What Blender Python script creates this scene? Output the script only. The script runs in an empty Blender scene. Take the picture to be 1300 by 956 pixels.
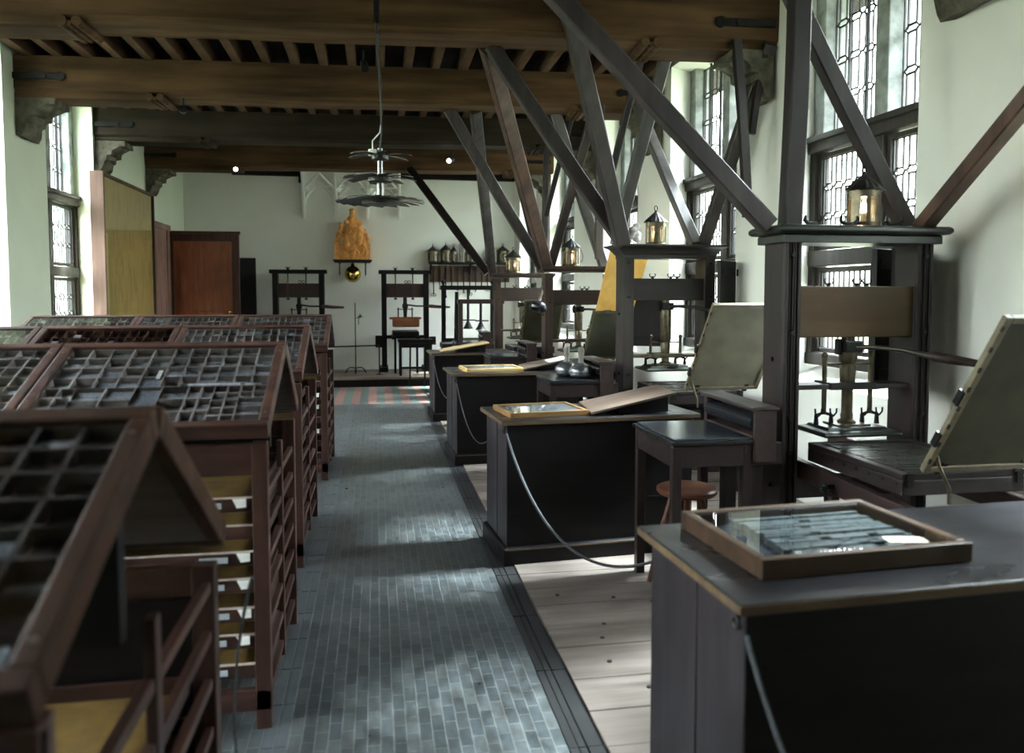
import bpy, bmesh, math, random
from mathutils import Vector, Matrix, noise
R = math.radians
scene = bpy.context.scene
COL = scene.collection

# ---------------------------------------------------------------- camera
cam_d = bpy.data.cameras.new('camera'); cam = bpy.data.objects.new('camera', cam_d); COL.objects.link(cam)
PHI = math.atan(58.5/1000); TH = math.atan(172/1000*math.cos(PHI))
cam.location = (0, 0, 1.6); cam.rotation_euler = (math.pi/2-PHI, 0, -TH)
cam_d.sensor_width = 36; cam_d.lens = 36*1000/1300; cam_d.shift_y = -44.5/1300
cam_d.clip_start = .05; cam_d.clip_end = 200
cam_d.dof.use_dof = True; cam_d.dof.focus_distance = 6.6; cam_d.dof.aperture_fstop = 2.2
scene.camera = cam
# ---------------------------------------------------------------- view
scene.view_settings.view_transform = 'Standard'; scene.view_settings.look = 'None'
scene.view_settings.gamma = 1; scene.view_settings.use_curve_mapping = False
scene.view_settings.exposure = 2.5
# ---------------------------------------------------------------- daylight
world = bpy.data.worlds.new('overcast_sky'); scene.world = world; world.use_nodes = True
wt = world.node_tree; wt.nodes.clear()
wo = wt.nodes.new('ShaderNodeOutputWorld'); bg = wt.nodes.new('ShaderNodeBackground')
tc = wt.nodes.new('ShaderNodeTexCoord'); sx = wt.nodes.new('ShaderNodeSeparateXYZ'); cr = wt.nodes.new('ShaderNodeValToRGB')
mr = wt.nodes.new('ShaderNodeMapRange'); mr.inputs[1].default_value = -.25; mr.inputs[2].default_value = .75
wt.links.new(tc.outputs['Generated'], sx.inputs[0]); wt.links.new(sx.outputs[2], mr.inputs[0]); wt.links.new(mr.outputs[0], cr.inputs[0])
EL = cr.color_ramp.elements      # position = (height + .25): hedges and lawns low, pale band at the horizon, brighter overcast sky higher up
EL[0].position = 0; EL[0].color = (.055, .062, .042, 1); EL[1].position = 1; EL[1].color = (.93, .98, 1.05, 1)
for p_, c_ in ((.20, (.08, .09, .06)), (.26, (.155, .168, .14)), (.34, (.23, .242, .225)), (.52, (.30, .315, .31)), (.72, (.78, .83, .90))):
    e = EL.new(p_); e.color = (*c_, 1)
mx_ = wt.nodes.new('ShaderNodeMapRange'); mx_.inputs[1].default_value = -.9; mx_.inputs[2].default_value = .2; mx_.inputs[3].default_value = 23.0; mx_.inputs[4].default_value = 15.5
wt.links.new(sx.outputs[0], mx_.inputs[0]); wt.links.new(mx_.outputs[0], bg.inputs[1])      # the sky is brighter beyond the left-hand windows
wt.links.new(cr.outputs[0], bg.inputs[0]); wt.links.new(bg.outputs[0], wo.inputs[0])
sun_d = bpy.data.lights.new('bright_cloud', 'SUN'); sun_d.energy = 14.0; sun_d.angle = R(7); sun_d.color = (.84, .93, 1)
sun = bpy.data.objects.new('bright_cloud', sun_d); COL.objects.link(sun)
sun.rotation_euler = Vector((-1, -.07, -1.05)).to_track_quat('-Z', 'Y').to_euler()

def portal(x, y, z, w, h, d):          # marks a real window opening so the sky is sampled through it
    l = bpy.data.lights.new('window_portal', 'AREA'); l.shape = 'RECTANGLE'; l.size = w; l.size_y = h
    l.cycles.is_portal = True
    o = bpy.data.objects.new('window_portal', l); COL.objects.link(o)
    o.location = (x, y, z); o.rotation_euler = Vector((-d, 0, 0)).to_track_quat('-Z', 'Z').to_euler()

# ---------------------------------------------------------------- materials
def nodes(name, rough=.5, metal=0, spec=.5):
    m = bpy.data.materials.new(name); m.use_nodes = True; t = m.node_tree
    b = t.nodes['Principled BSDF']; b.inputs['Roughness'].default_value = rough; b.inputs['Metallic'].default_value = metal
    b.inputs['Specular IOR Level'].default_value = spec
    return m, t, b
def noise_n(t, scale, detail=4, stretch=(1,1,1), rough=.55, vec='Object', off=(0,0,0)):
    c = t.nodes.new('ShaderNodeTexCoord'); mp = t.nodes.new('ShaderNodeMapping'); n = t.nodes.new('ShaderNodeTexNoise')
    mp.inputs['Scale'].default_value = stretch; mp.inputs['Location'].default_value = off
    n.inputs['Scale'].default_value = scale; n.inputs['Detail'].default_value = detail; n.inputs['Roughness'].default_value = rough
    t.links.new(c.outputs[vec], mp.inputs[0]); t.links.new(mp.outputs[0], n.inputs['Vector'])
    return n
def ramp(t, src, stops):
    r = t.nodes.new('ShaderNodeValToRGB'); t.links.new(src, r.inputs[0])
    el = r.color_ramp.elements
    el[0].position, el[0].color = stops[0][0], (*stops[0][1], 1)
    el[1].position, el[1].color = stops[-1][0], (*stops[-1][1], 1)
    for p, c in stops[1:-1]:
        x = el.new(p); x.color = (*c, 1)
    return r
def bump(t, b, src, strength, dist=.01):
    bp = t.nodes.new('ShaderNodeBump'); bp.inputs['Strength'].default_value = strength; bp.inputs['Distance'].default_value = dist
    t.links.new(src, bp.inputs['Height']); t.links.new(bp.outputs[0], b.inputs['Normal'])
def mix(t, a, b_, fac, mode='MIX'):
    m = t.nodes.new('ShaderNodeMix'); m.data_type = 'RGBA'; m.blend_type = mode
    if isinstance(fac, (int, float)): m.inputs[0].default_value = fac
    else: t.links.new(fac, m.inputs[0])
    for i, v in ((6, a), (7, b_)):
        if isinstance(v, tuple): m.inputs[i].default_value = (*v, 1)
        else: t.links.new(v, m.inputs[i])
    return m.outputs[2]
AX = {'x': (.08, 1, 1), 'y': (1, .08, 1), 'z': (1, 1, .08)}
_c = {}
def wood(name, c0, c1, axis='x', rough=.5, scale=22, bmp=.25, stain=None, spec=.5, blotch=2.2):
    k = name+'_'+axis
    if k in _c: return _c[k]
    m, t, b = nodes(k, rough, 0, spec*.6)
    n = noise_n(t, scale, 5, AX[axis]); n2 = noise_n(t, blotch, 3, tuple(.5+.5*v for v in AX[axis]), off=(3, 1, 2))
    r = ramp(t, n.outputs[0], [(.3, c0), (.7, c1)])
    col = mix(t, r.outputs[0], stain or tuple(v*.55 for v in c0), ramp(t, n2.outputs[0], [(.42, (0,0,0)), (.72, (.8,.8,.8))]).outputs[0])
    t.links.new(col, b.inputs['Base Color'])
    rr = ramp(t, n2.outputs[0], [(.3, (rough*.8,)*3), (.7, (min(1, rough*1.25),)*3)]); t.links.new(rr.outputs[0], b.inputs['Roughness'])
    bump(t, b, n.outputs[0], bmp, .004)
    _c[k] = m; return m
def plain(name, c, rough=.5, metal=0, var=.25, scale=12, bmp=0, spec=.5):
    if name in _c: return _c[name]
    m, t, b = nodes(name, rough, metal, spec)
    n = noise_n(t, scale, 3)
    r = ramp(t, n.outputs[0], [(.3, tuple(v*(1-var) for v in c)), (.7, tuple(min(1, v*(1+var)) for v in c))])
    t.links.new(r.outputs[0], b.inputs['Base Color'])
    if bmp: bump(t, b, n.outputs[0], bmp, .01)
    _c[name] = m; return m

def W_desk(a='x'): return wood('desk_dark_wood', (.003, .0022, .0024), (.008, .006, .0062), a, .5, 18, .2, (.0025, .002, .002), .35)
def W_top(a='x'): return wood('desk_top_wood', (.0055, .0055, .0065), (.018, .0165, .0185), a, .3, 16, .2, (.003, .003, .004), .8, 5)
def W_edge(a='x'): return wood('worn_edge_wood', (0.08, 0.05, 0.0275), (0.15, 0.1, 0.055), a, .5)
def W_board(a='x'): return wood('brown_board_wood', (0.066, 0.045, 0.033), (0.12, 0.087, 0.069), a, .38, 14)
def W_press(a='z'): return wood('press_umber_wood', (.008, .0055, .0052), (.022, .015, .0135), a, .42, 14, .2, (.016, .006, .0055), .6, 4)
def W_green(a='z'): return wood('press_greenish_wood', (.006, .0045, .0045), (.016, .012, .011), a, .42, 14, .2, (.019, .0065, .0065), .6, 3)
def W_head(a='x'): return wood('press_head_wood', (.048, .024, .009), (.085, .047, .019), a, .42, 12, .15, (.03, .032, .009), .4, 3)  # olive blotches put reflected green light into the head beam's colour
def W_cap(a='x'): return wood('press_cap_wood', (.010, .013, .011), (.024, .03, .024), a, .33, 12, .15, (.012, .01, .009), .7, 4)  # green tint of the cap stands for a reflection on it
def W_p2(a='z'): return wood('press_grey_brown_wood', (0.021, 0.018, 0.018), (0.0425, 0.035, 0.033), a, .42, 14, .2, (0.0175, 0.013, 0.012), .5, 4)
def W_p3(a='z'): return wood('press_russet_wood', (0.03, 0.018, 0.014), (0.0575, 0.035, 0.026), a, .45, 14, .2, (0.025, 0.02, 0.018), .5, 4)
def W_case(a='x'): return wood('case_red_brown_wood', (.024, .0100, .0072), (.082, .038, .027), a, .4, 20, .2, (.013, .0062, .005), .6, 6)
def W_grid(a='x'): return wood('case_partition_wood', (.20, .18, .165), (.32, .29, .265), a, .5, 30, .1, (.14, .12, .11))
def W_strut(a='z'): return wood('strut_wood', (.028, .022, .022), (.07, .057, .055), a, .45, 12, .2, (.02, .015, .015), .6, 3)
def W_strutd(a='z'): return wood('strut_dark_wood', (0.009, 0.0054, 0.00495), (0.02025, 0.01215, 0.0108), a, .42, 12, .2, (0.00585, 0.0045, 0.00405), .5, 3)
def W_beam(a='x'): return wood('oak_beam', (.046, .025, .0125), (.150, .084, .040), a, .75, 9, .9, (.030, .018, .011), .2, 1.3)
def W_joist(a='y'): return wood('oak_joist', (.065, .036, .02), (.125, .075, .046), a, .75, 12, .5, (.04, .022, .013), .2, 2)
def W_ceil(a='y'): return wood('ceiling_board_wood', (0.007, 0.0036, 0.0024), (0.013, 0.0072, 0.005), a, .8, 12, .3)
def W_floor(a='x'): return wood('worn_floor_board', (.105, .086, .072), (.20, .168, .145), a, .5, 16, .35, (.066, .052, .043), .45, 2.5)
def W_door(a='z'): return wood('door_wood', (.22, .065, .024), (.38, .125, .05), a, .4, 14, .2, (.14, .038, .016), .7)
def W_win(a='z'): return wood('window_wood', (0.0154, 0.0132, 0.011), (0.033, 0.0275, 0.0231), a, .5, 16, .2)
def W_pale(a='x'): return wood('pale_yellow_board', (.60, .34, .085), (.80, .50, .16), a, .6, 8, .1, (.5, .27, .06), .2)
IRON = plain('dark_iron', (.02, .02, .02), .4, .8); IRONB = plain('black_iron', (.012, .012, .012), .6, .3)
STEEL = plain('worn_steel', (.22, .22, .22), .32, 1, .3, 30)
BRASS = plain('aged_brass', (.17, .145, .10), .4, .9, .35, 20); BRASSD = plain('dull_brass', (.11, .092, .06), .45, .9, .35, 20)
GOLD = plain('polished_brass', (.55, .38, .1), .12, 1, .1)
LEAD = plain('window_lead', (.01, .01, .011), .5, .3)
TYPE = plain('type_metal', (.14, .157, .175), .45, .3, .5, 130, .6); TYPEL = plain('bright_spacing_metal', (.6, .62, .62), .35, .6, .15, 60)
STONE = plain('grey_stone', (.24, .26, .25), .85, 0, .4, 7, .8, .2); CORB = plain('corbel_stone', (.12, .11, .085), .95, 0, .45, 9, 1, .1)
PLAS = plain('green_white_plaster', (.68, .73, .61), .9, 0, .05, 1.2, .05, .2)
PLASR = plain('cream_plaster', (.84, .845, .79), .9, 0, .04, 1.1, .05, .2)
WHITE = plain('white_plaster', (.86, .87, .84), .85, 0, .03, 3, 0, .2)
PARCH = plain('shaded_parchment', (.038, .035, .018), .6, 0, .3, 5, .1, .3); PARCHL = plain('parchment_border', (.12, .098, .06), .55, 0, .3, 14, .1)  # PARCH darkened for the shaded underside of the raised tympan
PARCHD = plain('dark_parchment', (.05, .05, .032), .5, 0, .3, 6, .1)
PAPER = plain('white_paper', (.78, .78, .74), .7, 0, .04); CARD = plain('pale_label_card', (.45, .52, .56), .7, 0, .1)
OCHRE = plain('ochre_tray_lining', (.13, .075, .012), .7, 0, .35, 9); TERRA = plain('terracotta', (.80, .36, .10), .7, 0, .25, 14, .3)
ROPE = plain('grey_rope', (.05, .055, .06), .7, 0, .3, 80); SLATE = plain('inking_slab', (.028, .034, .04), .2, 0, .3, 6)
REDB = plain('press_red_wood', (.2, .07, .03), .5, 0, .3, 10); LEATH = plain('black_leather', (.012, .013, .016), .22, 0, .3, 9)
MICA = None
def glass(name, tint, gl=.12, rough=.02):
    m = bpy.data.materials.new(name); m.use_nodes = True; t = m.node_tree; t.nodes.clear()
    o = t.nodes.new('ShaderNodeOutputMaterial'); mx = t.nodes.new('ShaderNodeMixShader'); tr = t.nodes.new('ShaderNodeBsdfTransparent')
    g = t.nodes.new('ShaderNodeBsdfGlossy'); lw = t.nodes.new('ShaderNodeLayerWeight'); lw.inputs[0].default_value = .5
    pw = t.nodes.new('ShaderNodeMath'); pw.operation = 'POWER'; pw.inputs[1].default_value = 4.5; t.links.new(lw.outputs['Facing'], pw.inputs[0])
    f = t.nodes.new('ShaderNodeMath'); f.operation = 'MULTIPLY_ADD'; f.inputs[1].default_value = .8; f.inputs[2].default_value = .035; t.links.new(pw.outputs[0], f.inputs[0])
    tr.inputs[0].default_value = (*tint, 1); g.inputs['Roughness'].default_value = rough
    t.links.new(f.outputs[0], mx.inputs[0]); t.links.new(tr.outputs[0], mx.inputs[1]); t.links.new(g.outputs[0], mx.inputs[2]); t.links.new(mx.outputs[0], o.inputs[0])
    return m
GLASS = glass('clear_glass', (.93, .96, .95)); CGLASS = glass('case_glass', (.95, .955, .965)); LGLASS = glass('lantern_glass', (.95, .92, .85), rough=.15)
def emis(name, c, s):
    m = bpy.data.materials.new(name); m.use_nodes = True; t = m.node_tree; b = t.nodes['Principled BSDF']
    b.inputs['Emission Color'].default_value = (*c, 1); b.inputs['Emission Strength'].default_value = s; b.inputs['Base Color'].default_value = (.8,.8,.8,1)
    return m
BULB = emis('glowing_bulb', (1, .86, .66), 14); SPOTG = emis('spotlight_face', (1, .97, .9), 5)

def mat_tiles():
    m, t, b = nodes('slate_brick_paving', .32, 0, .5)
    c = t.nodes.new('ShaderNodeTexCoord'); mp = t.nodes.new('ShaderNodeMapping'); mp.inputs['Rotation'].default_value = (0, 0, R(90))
    br = t.nodes.new('ShaderNodeTexBrick'); br.inputs['Scale'].default_value = 1
    br.inputs['Brick Width'].default_value = .115; br.inputs['Row Height'].default_value = .047; br.inputs['Mortar Size'].default_value = .0032
    br.inputs['Mortar Smooth'].default_value = .3; br.inputs['Bias'].default_value = 0
    br.inputs['Color1'].default_value = (.036, .044, .049, 1); br.inputs['Color2'].default_value = (.070, .078, .082, 1); br.inputs['Mortar'].default_value = (.10, .108, .108, 1)
    t.links.new(c.outputs['Object'], mp.inputs[0]); t.links.new(mp.outputs[0], br.inputs['Vector'])
    n = noise_n(t, 14, 6, (1, .6, 1)); n2 = noise_n(t, 1.1, 3)
    col = mix(t, br.outputs['Color'], ramp(t, n.outputs[0], [(.3, (.5,.45,.38)), (.7, (1.6,1.6,1.55))]).outputs[0], .9, 'MULTIPLY')
    t.links.new(col, b.inputs['Base Color'])
    t.links.new(ramp(t, n.outputs[0], [(.25, (.26,)*3), (.75, (.5,)*3)]).outputs[0], b.inputs['Roughness'])
    inv = t.nodes.new('ShaderNodeMath'); inv.operation = 'MULTIPLY_ADD'; inv.inputs[1].default_value = -1; inv.inputs[2].default_value = 1
    t.links.new(br.outputs['Fac'], inv.inputs[0])
    ad = t.nodes.new('ShaderNodeMath'); ad.operation = 'MULTIPLY_ADD'; ad.inputs[1].default_value = .9
    t.links.new(n.outputs[0], ad.inputs[0]); t.links.new(inv.outputs[0], ad.inputs[2])
    bump(t, b, ad.outputs[0], .45, .006)
    return m
TILES = mat_tiles()
def mat_checker():
    m, t, b = nodes('red_green_tile_paving', .45)
    c = t.nodes.new('ShaderNodeTexCoord'); mp = t.nodes.new('ShaderNodeMapping'); mp.inputs['Location'].default_value = (.1, 0, .05)
    ck = t.nodes.new('ShaderNodeTexChecker'); ck.inputs['Scale'].default_value = 1; mp.inputs['Scale'].default_value = (8.0, .04, 1)
    ck.inputs['Color1'].default_value = (.42, .19, .14, 1); ck.inputs['Color2'].default_value = (.13, .20, .19, 1)
    n = noise_n(t, 9, 4); t.links.new(c.outputs['Object'], mp.inputs[0]); t.links.new(mp.outputs[0], ck.inputs[0])
    w = t.nodes.new('ShaderNodeTexWave'); w.bands_direction = 'Y'; w.inputs['Scale'].default_value = 1.6
    t.links.new(c.outputs['Object'], w.inputs[0])
    col = mix(t, ck.outputs[0], (.22, .23, .22), ramp(t, n.outputs[0], [(.35, (0,0,0)), (.75, (.6,.6,.6))]).outputs[0])
    t.links.new(col, b.inputs['Base Color']); bump(t, b, n.outputs[0], .2)
    return m
def mat_sheets():
    m, t, b = nodes('pasted_proof_sheets', .6)
    c = t.nodes.new('ShaderNodeTexCoord'); mp = t.nodes.new('ShaderNodeMapping'); mp.inputs['Rotation'].default_value = (R(90), 0, R(90))
    mp2 = t.nodes.new('ShaderNodeMapping')
    br = t.nodes.new('ShaderNodeTexBrick'); br.inputs['Scale'].default_value = 1; br.inputs['Brick Width'].default_value = .24; br.inputs['Row Height'].default_value = .07
    br.inputs['Mortar Size'].default_value = .002; br.inputs['Color1'].default_value = (.62, .44, .13, 1); br.inputs['Color2'].default_value = (.20, .14, .05, 1); br.inputs['Mortar'].default_value = (.3, .24, .1, 1)
    br.inputs['Bias'].default_value = -.45
    sp = t.nodes.new('ShaderNodeSeparateXYZ'); cb = t.nodes.new('ShaderNodeCombineXYZ')
    t.links.new(c.outputs['Object'], sp.inputs[0]); t.links.new(sp.outputs[2], cb.inputs[0]); t.links.new(sp.outputs[1], cb.inputs[1])
    t.links.new(cb.outputs[0], br.inputs['Vector'])
    n = noise_n(t, 3, 4)
    t.links.new(mix(t, br.outputs[0], (.52, .38, .13), ramp(t, n.outputs[0], [(.35, (.1,)*3), (.7, (.65,)*3)]).outputs[0]), b.inputs['Base Color'])
    return m
def mat_print():
    m, t, b = nodes('printed_sheet', .25)
    w = noise_n(t, 60, 2, (.4, 3, 1))
    t.links.new(ramp(t, w.outputs[0], [(.42, (.10, .12, .12)), (.55, (.5, .54, .52))]).outputs[0], b.inputs['Base Color'])
    return m

# ---------------------------------------------------------------- mesh helpers
class B:
    def __init__(s): s.bm = bmesh.new(); s.mi = 0
    def _q(s, vs, fs):
        v = [s.bm.verts.new(p) for p in vs]
        for f in fs:
            try: fc = s.bm.faces.new([v[i] for i in f]); fc.material_index = s.mi
            except ValueError: pass
        return v
    BF = [(0,3,2,1), (4,5,6,7), (0,1,5,4), (1,2,6,5), (2,3,7,6), (3,0,4,7)]
    def box(s, x0, x1, y0, y1, z0, z1):
        s._q([(x0,y0,z0),(x1,y0,z0),(x1,y1,z0),(x0,y1,z0),(x0,y0,z1),(x1,y0,z1),(x1,y1,z1),(x0,y1,z1)], B.BF); return s
    def hexa(s, pts): s._q(pts, B.BF); return s         # 4 bottom then 4 top corners
    def bar(s, p, q, w, h=None, up=(0,0,1), w2=None, h2=None):
        p = Vector(p); q = Vector(q); h = h or w; w2 = w2 or w; h2 = h2 or h; d = (q-p).normalized(); up = Vector(up)
        if abs(d.dot(up)) > .98: up = Vector((0,1,0))
        a = d.cross(up).normalized(); c = a.cross(d).normalized()
        vs = []
        for o, ww, hh in ((p, w, h), (q, w2, h2)):
            vs += [o-a*ww/2-c*hh/2, o+a*ww/2-c*hh/2, o+a*ww/2+c*hh/2, o-a*ww/2+c*hh/2]
        s._q(vs, B.BF); return s
    def cyl(s, p, q, r0, r1=None, n=14):
        p = Vector(p); q = Vector(q); r1 = r0 if r1 is None else r1; d = (q-p).normalized(); up = Vector((0,0,1))
        if abs(d.dot(up)) > .98: up = Vector((0,1,0))
        a = d.cross(up).normalized(); c = a.cross(d)
        vs = []
        for o, r in ((p, r0), (q, r1)):
            vs += [o+(a*math.cos(2*math.pi*i/n)+c*math.sin(2*math.pi*i/n))*max(r, 1e-4) for i in range(n)]
        fs = [(i, (i+1) % n, n+(i+1) % n, n+i) for i in range(n)]+[tuple(range(n))[::-1], tuple(range(n, 2*n))]
        s._q(vs, fs); return s
    def lathe(s, prof, o=(0,0,0), n=20, mat=None):
        o = Vector(o); vs = []; fs = []
        for r, z in prof:
            for i in range(n):
                p = Vector((r*math.cos(2*math.pi*i/n), r*math.sin(2*math.pi*i/n), z))
                vs.append((mat @ p if mat else p)+o)
        m = len(prof)
        for j in range(m-1):
            for i in range(n):
                fs.append((j*n+i, j*n+(i+1) % n, (j+1)*n+(i+1) % n, (j+1)*n+i))
        fs.append(tuple(range(n))[::-1]); fs.append(tuple(range((m-1)*n, m*n)))
        s._q(vs, fs); return s
    def tube(s, pts, r, n=8):
        pts = [Vector(p) for p in pts]; vs = []; fs = []; m = len(pts); prev = None
        for k, p in enumerate(pts):
            d = (pts[min(k+1, m-1)]-pts[max(k-1, 0)]).normalized()
            if prev is None:
                up = Vector((0,0,1)) if abs(d.z) < .9 else Vector((0,1,0))
                a = d.cross(up).normalized()
            else: a = (prev-d*prev.dot(d)).normalized()
            prev = a; c = d.cross(a)
            rr = r[k] if isinstance(r, (list, tuple)) else r
            vs += [p+(a*math.cos(2*math.pi*i/n)+c*math.sin(2*math.pi*i/n))*rr for i in range(n)]
        for k in range(m-1):
            for i in range(n): fs.append((k*n+i, k*n+(i+1) % n, (k+1)*n+(i+1) % n, (k+1)*n+i))
        fs += [tuple(range(n))[::-1], tuple(range((m-1)*n, m*n))]
        s._q(vs, fs); return s
    def prism(s, poly, ax, a0, a1):       # polygon in the two other axes, extruded along ax
        n = len(poly); vs = []
        for a in (a0, a1):
            for u, v in poly: vs.append({'x': (a,u,v), 'y': (u,a,v), 'z': (u,v,a)}[ax])
        fs = [tuple(range(n)), tuple(range(n, 2*n))[::-1]]+[(i, n+i, n+(i+1) % n, (i+1) % n) for i in range(n)]
        s._q(vs, fs); return s
    def sphere(s, o, r, sc=(1,1,1), n=14):
        prof = [(r*math.sin(math.pi*j/n), -r*math.cos(math.pi*j/n)) for j in range(n+1)]
        prof[0] = (1e-4, -r); prof[-1] = (1e-4, r)
        return s.lathe(prof, o, n+4, Matrix.Diagonal((*sc,)).to_3x3())
    def ring(s, o, R_, r, axis='z', n=24, m=8):
        pts = []
        for i in range(n+1):
            a = 2*math.pi*i/n; u, v = R_*math.cos(a), R_*math.sin(a)
            pts.append(Vector(o)+Vector({'z': (u,v,0), 'y': (u,0,v), 'x': (0,u,v)}[axis]))
        return s.tube(pts, r, m)
SPLIT = {'batten', 'hinge', 'bolt_head', 'far_rounce', 'window_catch', 'iron_bar', 'brass_screw', 'tack_strip', 'iron_rivet', 'shutter_hinge'}
def islands(bm):
    seen = set(); out = []
    for v in bm.verts:
        if v in seen: continue
        st = [v]; seen.add(v); grp = []
        while st:
            w = st.pop(); grp.append(w)
            for e_ in w.link_edges:
                o_ = e_.other_vert(w)
                if o_ not in seen: seen.add(o_); st.append(o_)
        out.append(grp)
    return out
def obj(name, b, mat, parent=None, bev=0, smooth=False, sub=0):
    bm = b.bm
    if name in SPLIT:
        isl = islands(bm)
        if len(isl) > 1:
            last = None
            for grp in isl:
                nb = B(); mp_ = {v: nb.bm.verts.new(v.co) for v in grp}
                for f_ in {f_ for v in grp for f_ in v.link_faces}: nb.bm.faces.new([mp_[v] for v in f_.verts])
                last = obj(name, nb, mat, parent, bev, smooth)
            return last
    bm = b.bm; bmesh.ops.recalc_face_normals(bm, faces=bm.faces)
    me = bpy.data.meshes.new(name); bm.to_mesh(me); bm.free()
    for m in (mat if isinstance(mat, (list, tuple)) else [mat]): me.materials.append(m)
    if smooth:
        for p in me.polygons: p.use_smooth = True
        me.set_sharp_from_angle(angle=R(38))
    o = bpy.data.objects.new(name, me); COL.objects.link(o)
    if parent: o.parent = parent
    if bev:
        md = o.modifiers.new('bevel', 'BEVEL'); md.width = bev; md.segments = 2; md.limit_method = 'ANGLE'
    return o
def tag(o, label, cat, group=None, kind=None):
    o['label'] = label; o['category'] = cat
    if group: o['group'] = group
    if kind: o['kind'] = kind
    return o
def thing(name, label, cat, loc=(0,0,0), rz=0, group=None, rx=0):
    o = bpy.data.objects.new(name, None); COL.objects.link(o); o.location = loc; o.rotation_euler = (rx, 0, rz); o.empty_display_size = .1
    return tag(o, label, cat, group)
def struct(name, b, mat, parent=None, bev=0, smooth=False):
    o = obj(name, b, mat, parent, bev, smooth)
    if not parent: o['kind'] = 'structure'
    return o
def dup(root, loc=None, rz=None, label=None):
    r = root.copy(); COL.objects.link(r)
    if loc is not None: r.location = loc
    if rz is not None: r.rotation_euler = (0, 0, rz)
    if label: r['label'] = label
    for ch in list(root.children):
        c = ch.copy(); COL.objects.link(c); c.parent = r
        for g in list(ch.children):
            d = g.copy(); COL.objects.link(d); d.parent = c
    return r

# ================================================================ THE ROOM
LX = -3.5; YB = -2.6; YF = 15.5; ZC = 4.1
def RX(y): return 3.2-.05*(y-5.8)
def pt(side, y, off, z): return (LX-off, y, z) if side < 0 else (RX(y)+off, y, z)
def sb(b, side, y0, y1, o0, o1, z0, z1):
    b.hexa([pt(side,y0,o0,z0), pt(side,y1,o0,z0), pt(side,y1,o1,z0), pt(side,y0,o1,z0), pt(side,y0,o0,z1), pt(side,y1,o0,z1), pt(side,y1,o1,z1), pt(side,y0,o1,z1)])
WIN = {1: [(2.07,3.45), (4.39,5.77), (6.62,8.05), (8.96,10.15), (11.5,12.85), (13.75,15.05)],
       -1: [(.35,1.65), (2.6,3.9), (4.85,6.15), (7.05,8.35), (9.33,10.78)]}
SILL = 1.05; TR = 2.85; SPL = .13; DEP = .27
for side, nm in ((-1, 'wall_left'), (1, 'wall_right')):
    b = B(); ws = WIN[side]; edges = [YB-.3]+[v for w in ws for v in w]+[YF+.3]
    for i in range(0, len(edges), 2):
        y0, y1 = edges[i], edges[i+1]; s0 = SPL if i else 0; s1 = SPL if i < len(edges)-2 else 0
        if y1-y0 < 2*SPL+.05: s0, s1 = s0*.5, s1*.5
        poly = [(y0,0), (y1,0), (y1-s1,DEP), (y1-s1,.5), (y0+s0,.5), (y0+s0,DEP)]
        vs = [pt(side, y, o, 0) for y, o in poly]+[pt(side, y, o, ZC+.1) for y, o in poly]
        n = len(poly)
        b._q(vs, [tuple(range(n)), tuple(range(n, 2*n))]+[(k, (k+1) % n, n+(k+1) % n, n+k) for k in range(n)])
    for y0, y1 in ws:
        b.hexa([pt(side,y0-.01,0,0), pt(side,y1+.01,0,0), pt(side,y1+.14,.5,0), pt(side,y0-.14,.5,0),
                pt(side,y0-.01,0,SILL-.12), pt(side,y1+.01,0,SILL-.12), pt(side,y1+.14,.5,SILL+.03), pt(side,y0-.14,.5,SILL+.03)])
        sb(b, side, y0-.14, y1+.14, .0, .5, ZC-.1, ZC+.1)
    struct(nm, b, PLAS if side < 0 else PLASR)
    for y0, y1 in ws: portal(pt(side, (y0+y1)/2, .42, 0)[0], (y0+y1)/2, (SILL+ZC)/2-.05, y1-y0+.2, ZC-SILL-.15, side)
b = B(); b.box(LX-.5, 3.3, YF, YF+.25, 0, ZC+.1); struct('wall_far', b, plain('far_plaster', (.88, .89, .83), .9, 0, .03, 1.1, .05, .2))
b = B(); b.box(LX-.5, 4.2, YB-.25, YB, 0, ZC+.1); struct('wall_near', b, PLASR)
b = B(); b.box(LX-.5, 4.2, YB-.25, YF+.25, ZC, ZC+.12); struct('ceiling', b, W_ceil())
b = B(); b.box(-2.62, -1.25, YF-.1, YF, 3.84, ZC); b.box(LX, -2.62, YF-.1, YF, 3.90, ZC); b.box(-1.42, -1.34, YF-.12, YF, 3.72, 3.9); b.box(.45, 2.7, YF-.1, YF, 3.84, ZC)
struct('trim_1', b, W_ceil('x'))
b = B(); b.box(LX, .655, YB, 11.7, -.1, 0); struct('floor', b, TILES)
b = B(); b.box(LX, 2.9, 11.7, 13.92, -.1, .001); struct('floor.001', b, mat_checker())
# dark edging slabs between paving and boards
b = B(); rnd = random.Random(4)
y = YB
while y < 11.6:
    L = .58; y2 = min(y+L, 11.7)
    for x0, x1 in ((.655, .69), (.69, .72), (.722, .783)): b.box(x0, x1-.003, y+.002, y2-.003, -.05, .003+rnd.random()*.002)
    y += L
struct('trim_2', b, plain('edging_slab', (.022, .022, .022), .4, 0, .35, 4, .1), bev=.002)
b = B()
y = YB
while y < 11.6:
    for x0, x1 in ((-.415, -.375), (-.37, -.33)): b.box(x0, x1-.003, y+.002, y+.297, -.02, .0025)
    y += .3
struct('trim_3', b, plain('edging_slab_grey', (.07, .08, .085), .35, 0, .3, 4, .1))
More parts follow.
